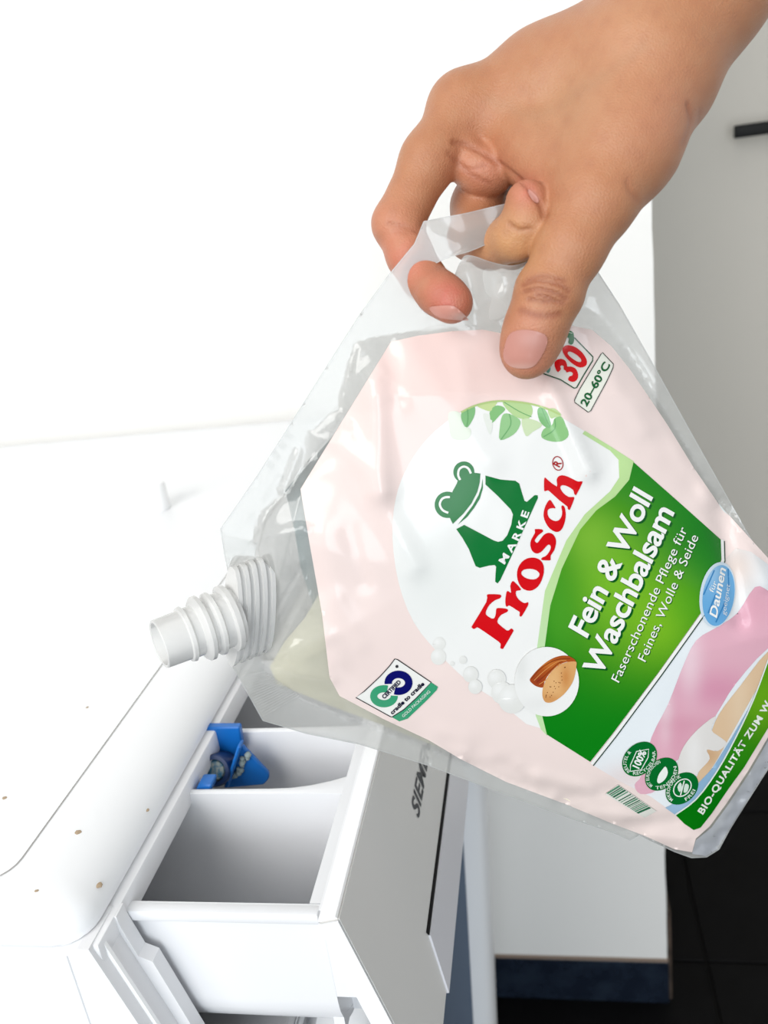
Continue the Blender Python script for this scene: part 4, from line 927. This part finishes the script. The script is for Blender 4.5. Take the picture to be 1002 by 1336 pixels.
# washload badge
q = lambda pts: zm(695, 425, .1098, pts)
BX = q([(495, 140), (715, 370), (710, 420), (600, 590), (520, 735), (490, 742), (330, 640), (130, 560), (60, 450), (260, 60)])
dec('load_badge', BX, 2, (246, 240, 232)); stroke('load_edge', q([(495, 140), (716, 370), (712, 415), (604, 590), (522, 735), (492, 742), (330, 640), (130, 570), (75, 465)]), 1.5, 4, (24, 84, 56))
dec('load_digit', q([(352, 290), (375, 245), (430, 232), (510, 255), (590, 320), (640, 400), (640, 460), (600, 492), (540, 490), (460, 440), (390, 370)]), 4, (228, 14, 22), [q([(420, 315), (450, 308), (520, 345), (572, 395), (572, 428), (530, 425), (460, 380), (420, 340)])], sm=3)
dec('load_digit', q([(258, 450), (282, 410), (335, 393), (385, 412), (408, 460), (412, 486), (450, 484), (505, 505), (537, 560), (537, 620), (500, 664), (450, 662), (420, 640), (438, 602), (470, 592), (476, 562), (442, 545), (405, 556), (390, 530), (368, 518), (370, 482), (342, 470), (328, 490), (336, 515), (302, 552), (272, 512)]), 4, (228, 14, 22), sm=2)
dec('load_leaf', q([(320, 130), (350, 80), (420, 58), (470, 70), (490, 110), (490, 190), (462, 225), (425, 205), (430, 150), (390, 140), (345, 190), (310, 235), (318, 180)]), 5, (30, 112, 56), sm=3)
dec('load_leaf', q([(235, 268), (288, 275), (262, 330), (228, 378), (195, 345)]), 5, (30, 112, 56), sm=3); dec('load_leaf', q([(140, 430), (200, 385), (212, 520), (172, 560)]), 5, (112, 164, 150), sm=3)
stroke('load_leaf_line', q([(470, 90), (400, 80), (340, 140), (290, 240)]), .9, 6, (214, 232, 214), sm=4); stroke('load_leaf_line', q([(340, 10), (390, 30), (320, 80), (295, 170), (285, 250)]), 1.0, 5, (30, 100, 56), sm=4)
TB = q([(830, 318), (960, 455), (955, 500), (880, 660), (690, 1010), (660, 1028), (500, 910), (498, 880), (560, 750), (700, 520), (810, 340)])
dec('temperature_box', TB, 3, (244, 246, 234)); stroke('temperature_edge', TB, 1.0, 5, (40, 56, 46), closed=True)
words('20–60°C', q([(640, 965), (770, 730), (925, 465)]), 9.6, 5, (20, 98, 50), bold=.03)
# embossed date on the clear seal
words('06', [(326, 684), (334, 672)], 9, 2.2, (240, 242, 242), name='embossed_mark', parent=pouch); words('2025', [(343, 660), (371, 622)], 9, 2.2, (240, 242, 242), name='embossed_mark', parent=pouch)
for o in list(pouch.children):
    if o.name.startswith('embossed_mark'): o.data.materials.clear(); o.data.materials.append(M_FILM)
# fine press ribs of the heat seal at both sides of the spout
def ribs(quad, n):
    A_, B_, C_, D_ = [np.array(p, float) for p in quad]; vv, ff = [], []
    for k in range(n):
        t = (k + .5) / n; a = A_ + (D_ - A_) * t; b = B_ + (C_ - B_) * t; wv = (D_ - A_) / n * .28; i = len(vv)
        vv += [tuple(a - wv), tuple(b - wv), tuple(b + wv), tuple(a + wv)]; ff.append((i, i + 1, i + 2, i + 3))
    return raw_bm(vv, ff)
o = lay('seal_ribs', ribs([(291, 698), (335, 708), (332, 726), (296, 738)], 13), surf(1.5), M_FILM, pouch, None, 0); o2 = lay('seal_ribs', ribs([(309, 876), (340, 872), (392, 908), (344, 936)], 20), surf(1.5), M_FILM, pouch, None, 0)
o3 = lay('seal_ribs', ribs([(344, 610), (352, 618), (384, 566), (376, 560)], 4), surf(1.5), M_FILM, pouch, None, 0)
# --- spout -----------------------------------------------------------
M_SPOUT = film_mat('milky_plastic', (0.96, 0.955, 0.94, 1), 0.72, 0.22, trans=0.25, spec=0.40)
tip = W(207, 841, .3040); root = W(345, 789, .3230); ax_ = (root - tip); Ls = ax_.length; ax_.normalize()
bm = bmesh.new(); mm = .001
prof = [(0, 8.3), (.4, 8.8), (9.0, 9.0), (9.4, 9.9), (10.6, 10.2), (11.4, 9.2), (14.0, 9.2), (14.6, 11.0), (15.6, 12.0), (17.0, 12.0), (17.8, 10.6), (19.0, 10.4), (20.0, 11.6), (21.2, 11.8), (22.0, 10.5), (25.0, 10.4), (25.6, 12.4), (27.4, 12.4), (28, 10.6), (29.5, 10.4), (29.5, 7.4), (4, 7.4), (.2, 7.7)]
lathe(bm, tip, ax_, [(a * mm, b * mm) for a, b in prof], 48, closed=True)
spout = from_bm('spout', bm, M_SPOUT, pouch, 40, 'milky threaded plastic spout without its cap')
# ribbed canoe base welded between the films
up_s = (W(330, 738, plane_depth(np.array([[330, 738.]]))[0]) - W(326, 868, plane_depth(np.array([[326, 868.]]))[0])).normalized(); nrm_s = ax_.cross(up_s).normalized()
def canoe(t0, t1, hw, hd, name):
    b = bmesh.new(); c0 = tip + ax_ * t0; pts = []
    for k in range(28):
        a = 2 * math.pi * k / 28; x = math.copysign(abs(math.cos(a)) ** 1.0, math.cos(a)) * hw; y = math.copysign(abs(math.sin(a)) ** 0.8, math.sin(a)) * hd
        pts.append(c0 + up_s * x + nrm_s * y)
    prism(b, pts, ax_ * (t1 - t0)); return from_bm(name, b, M_SPOUT, spout, 35)
canoe(.0278, .0425, .0186, .0060, 'weld_core')
for k in range(5): canoe(.0275 + k * .0033, .0275 + k * .0033 + .0015, .0196, .0069, 'weld_rib')
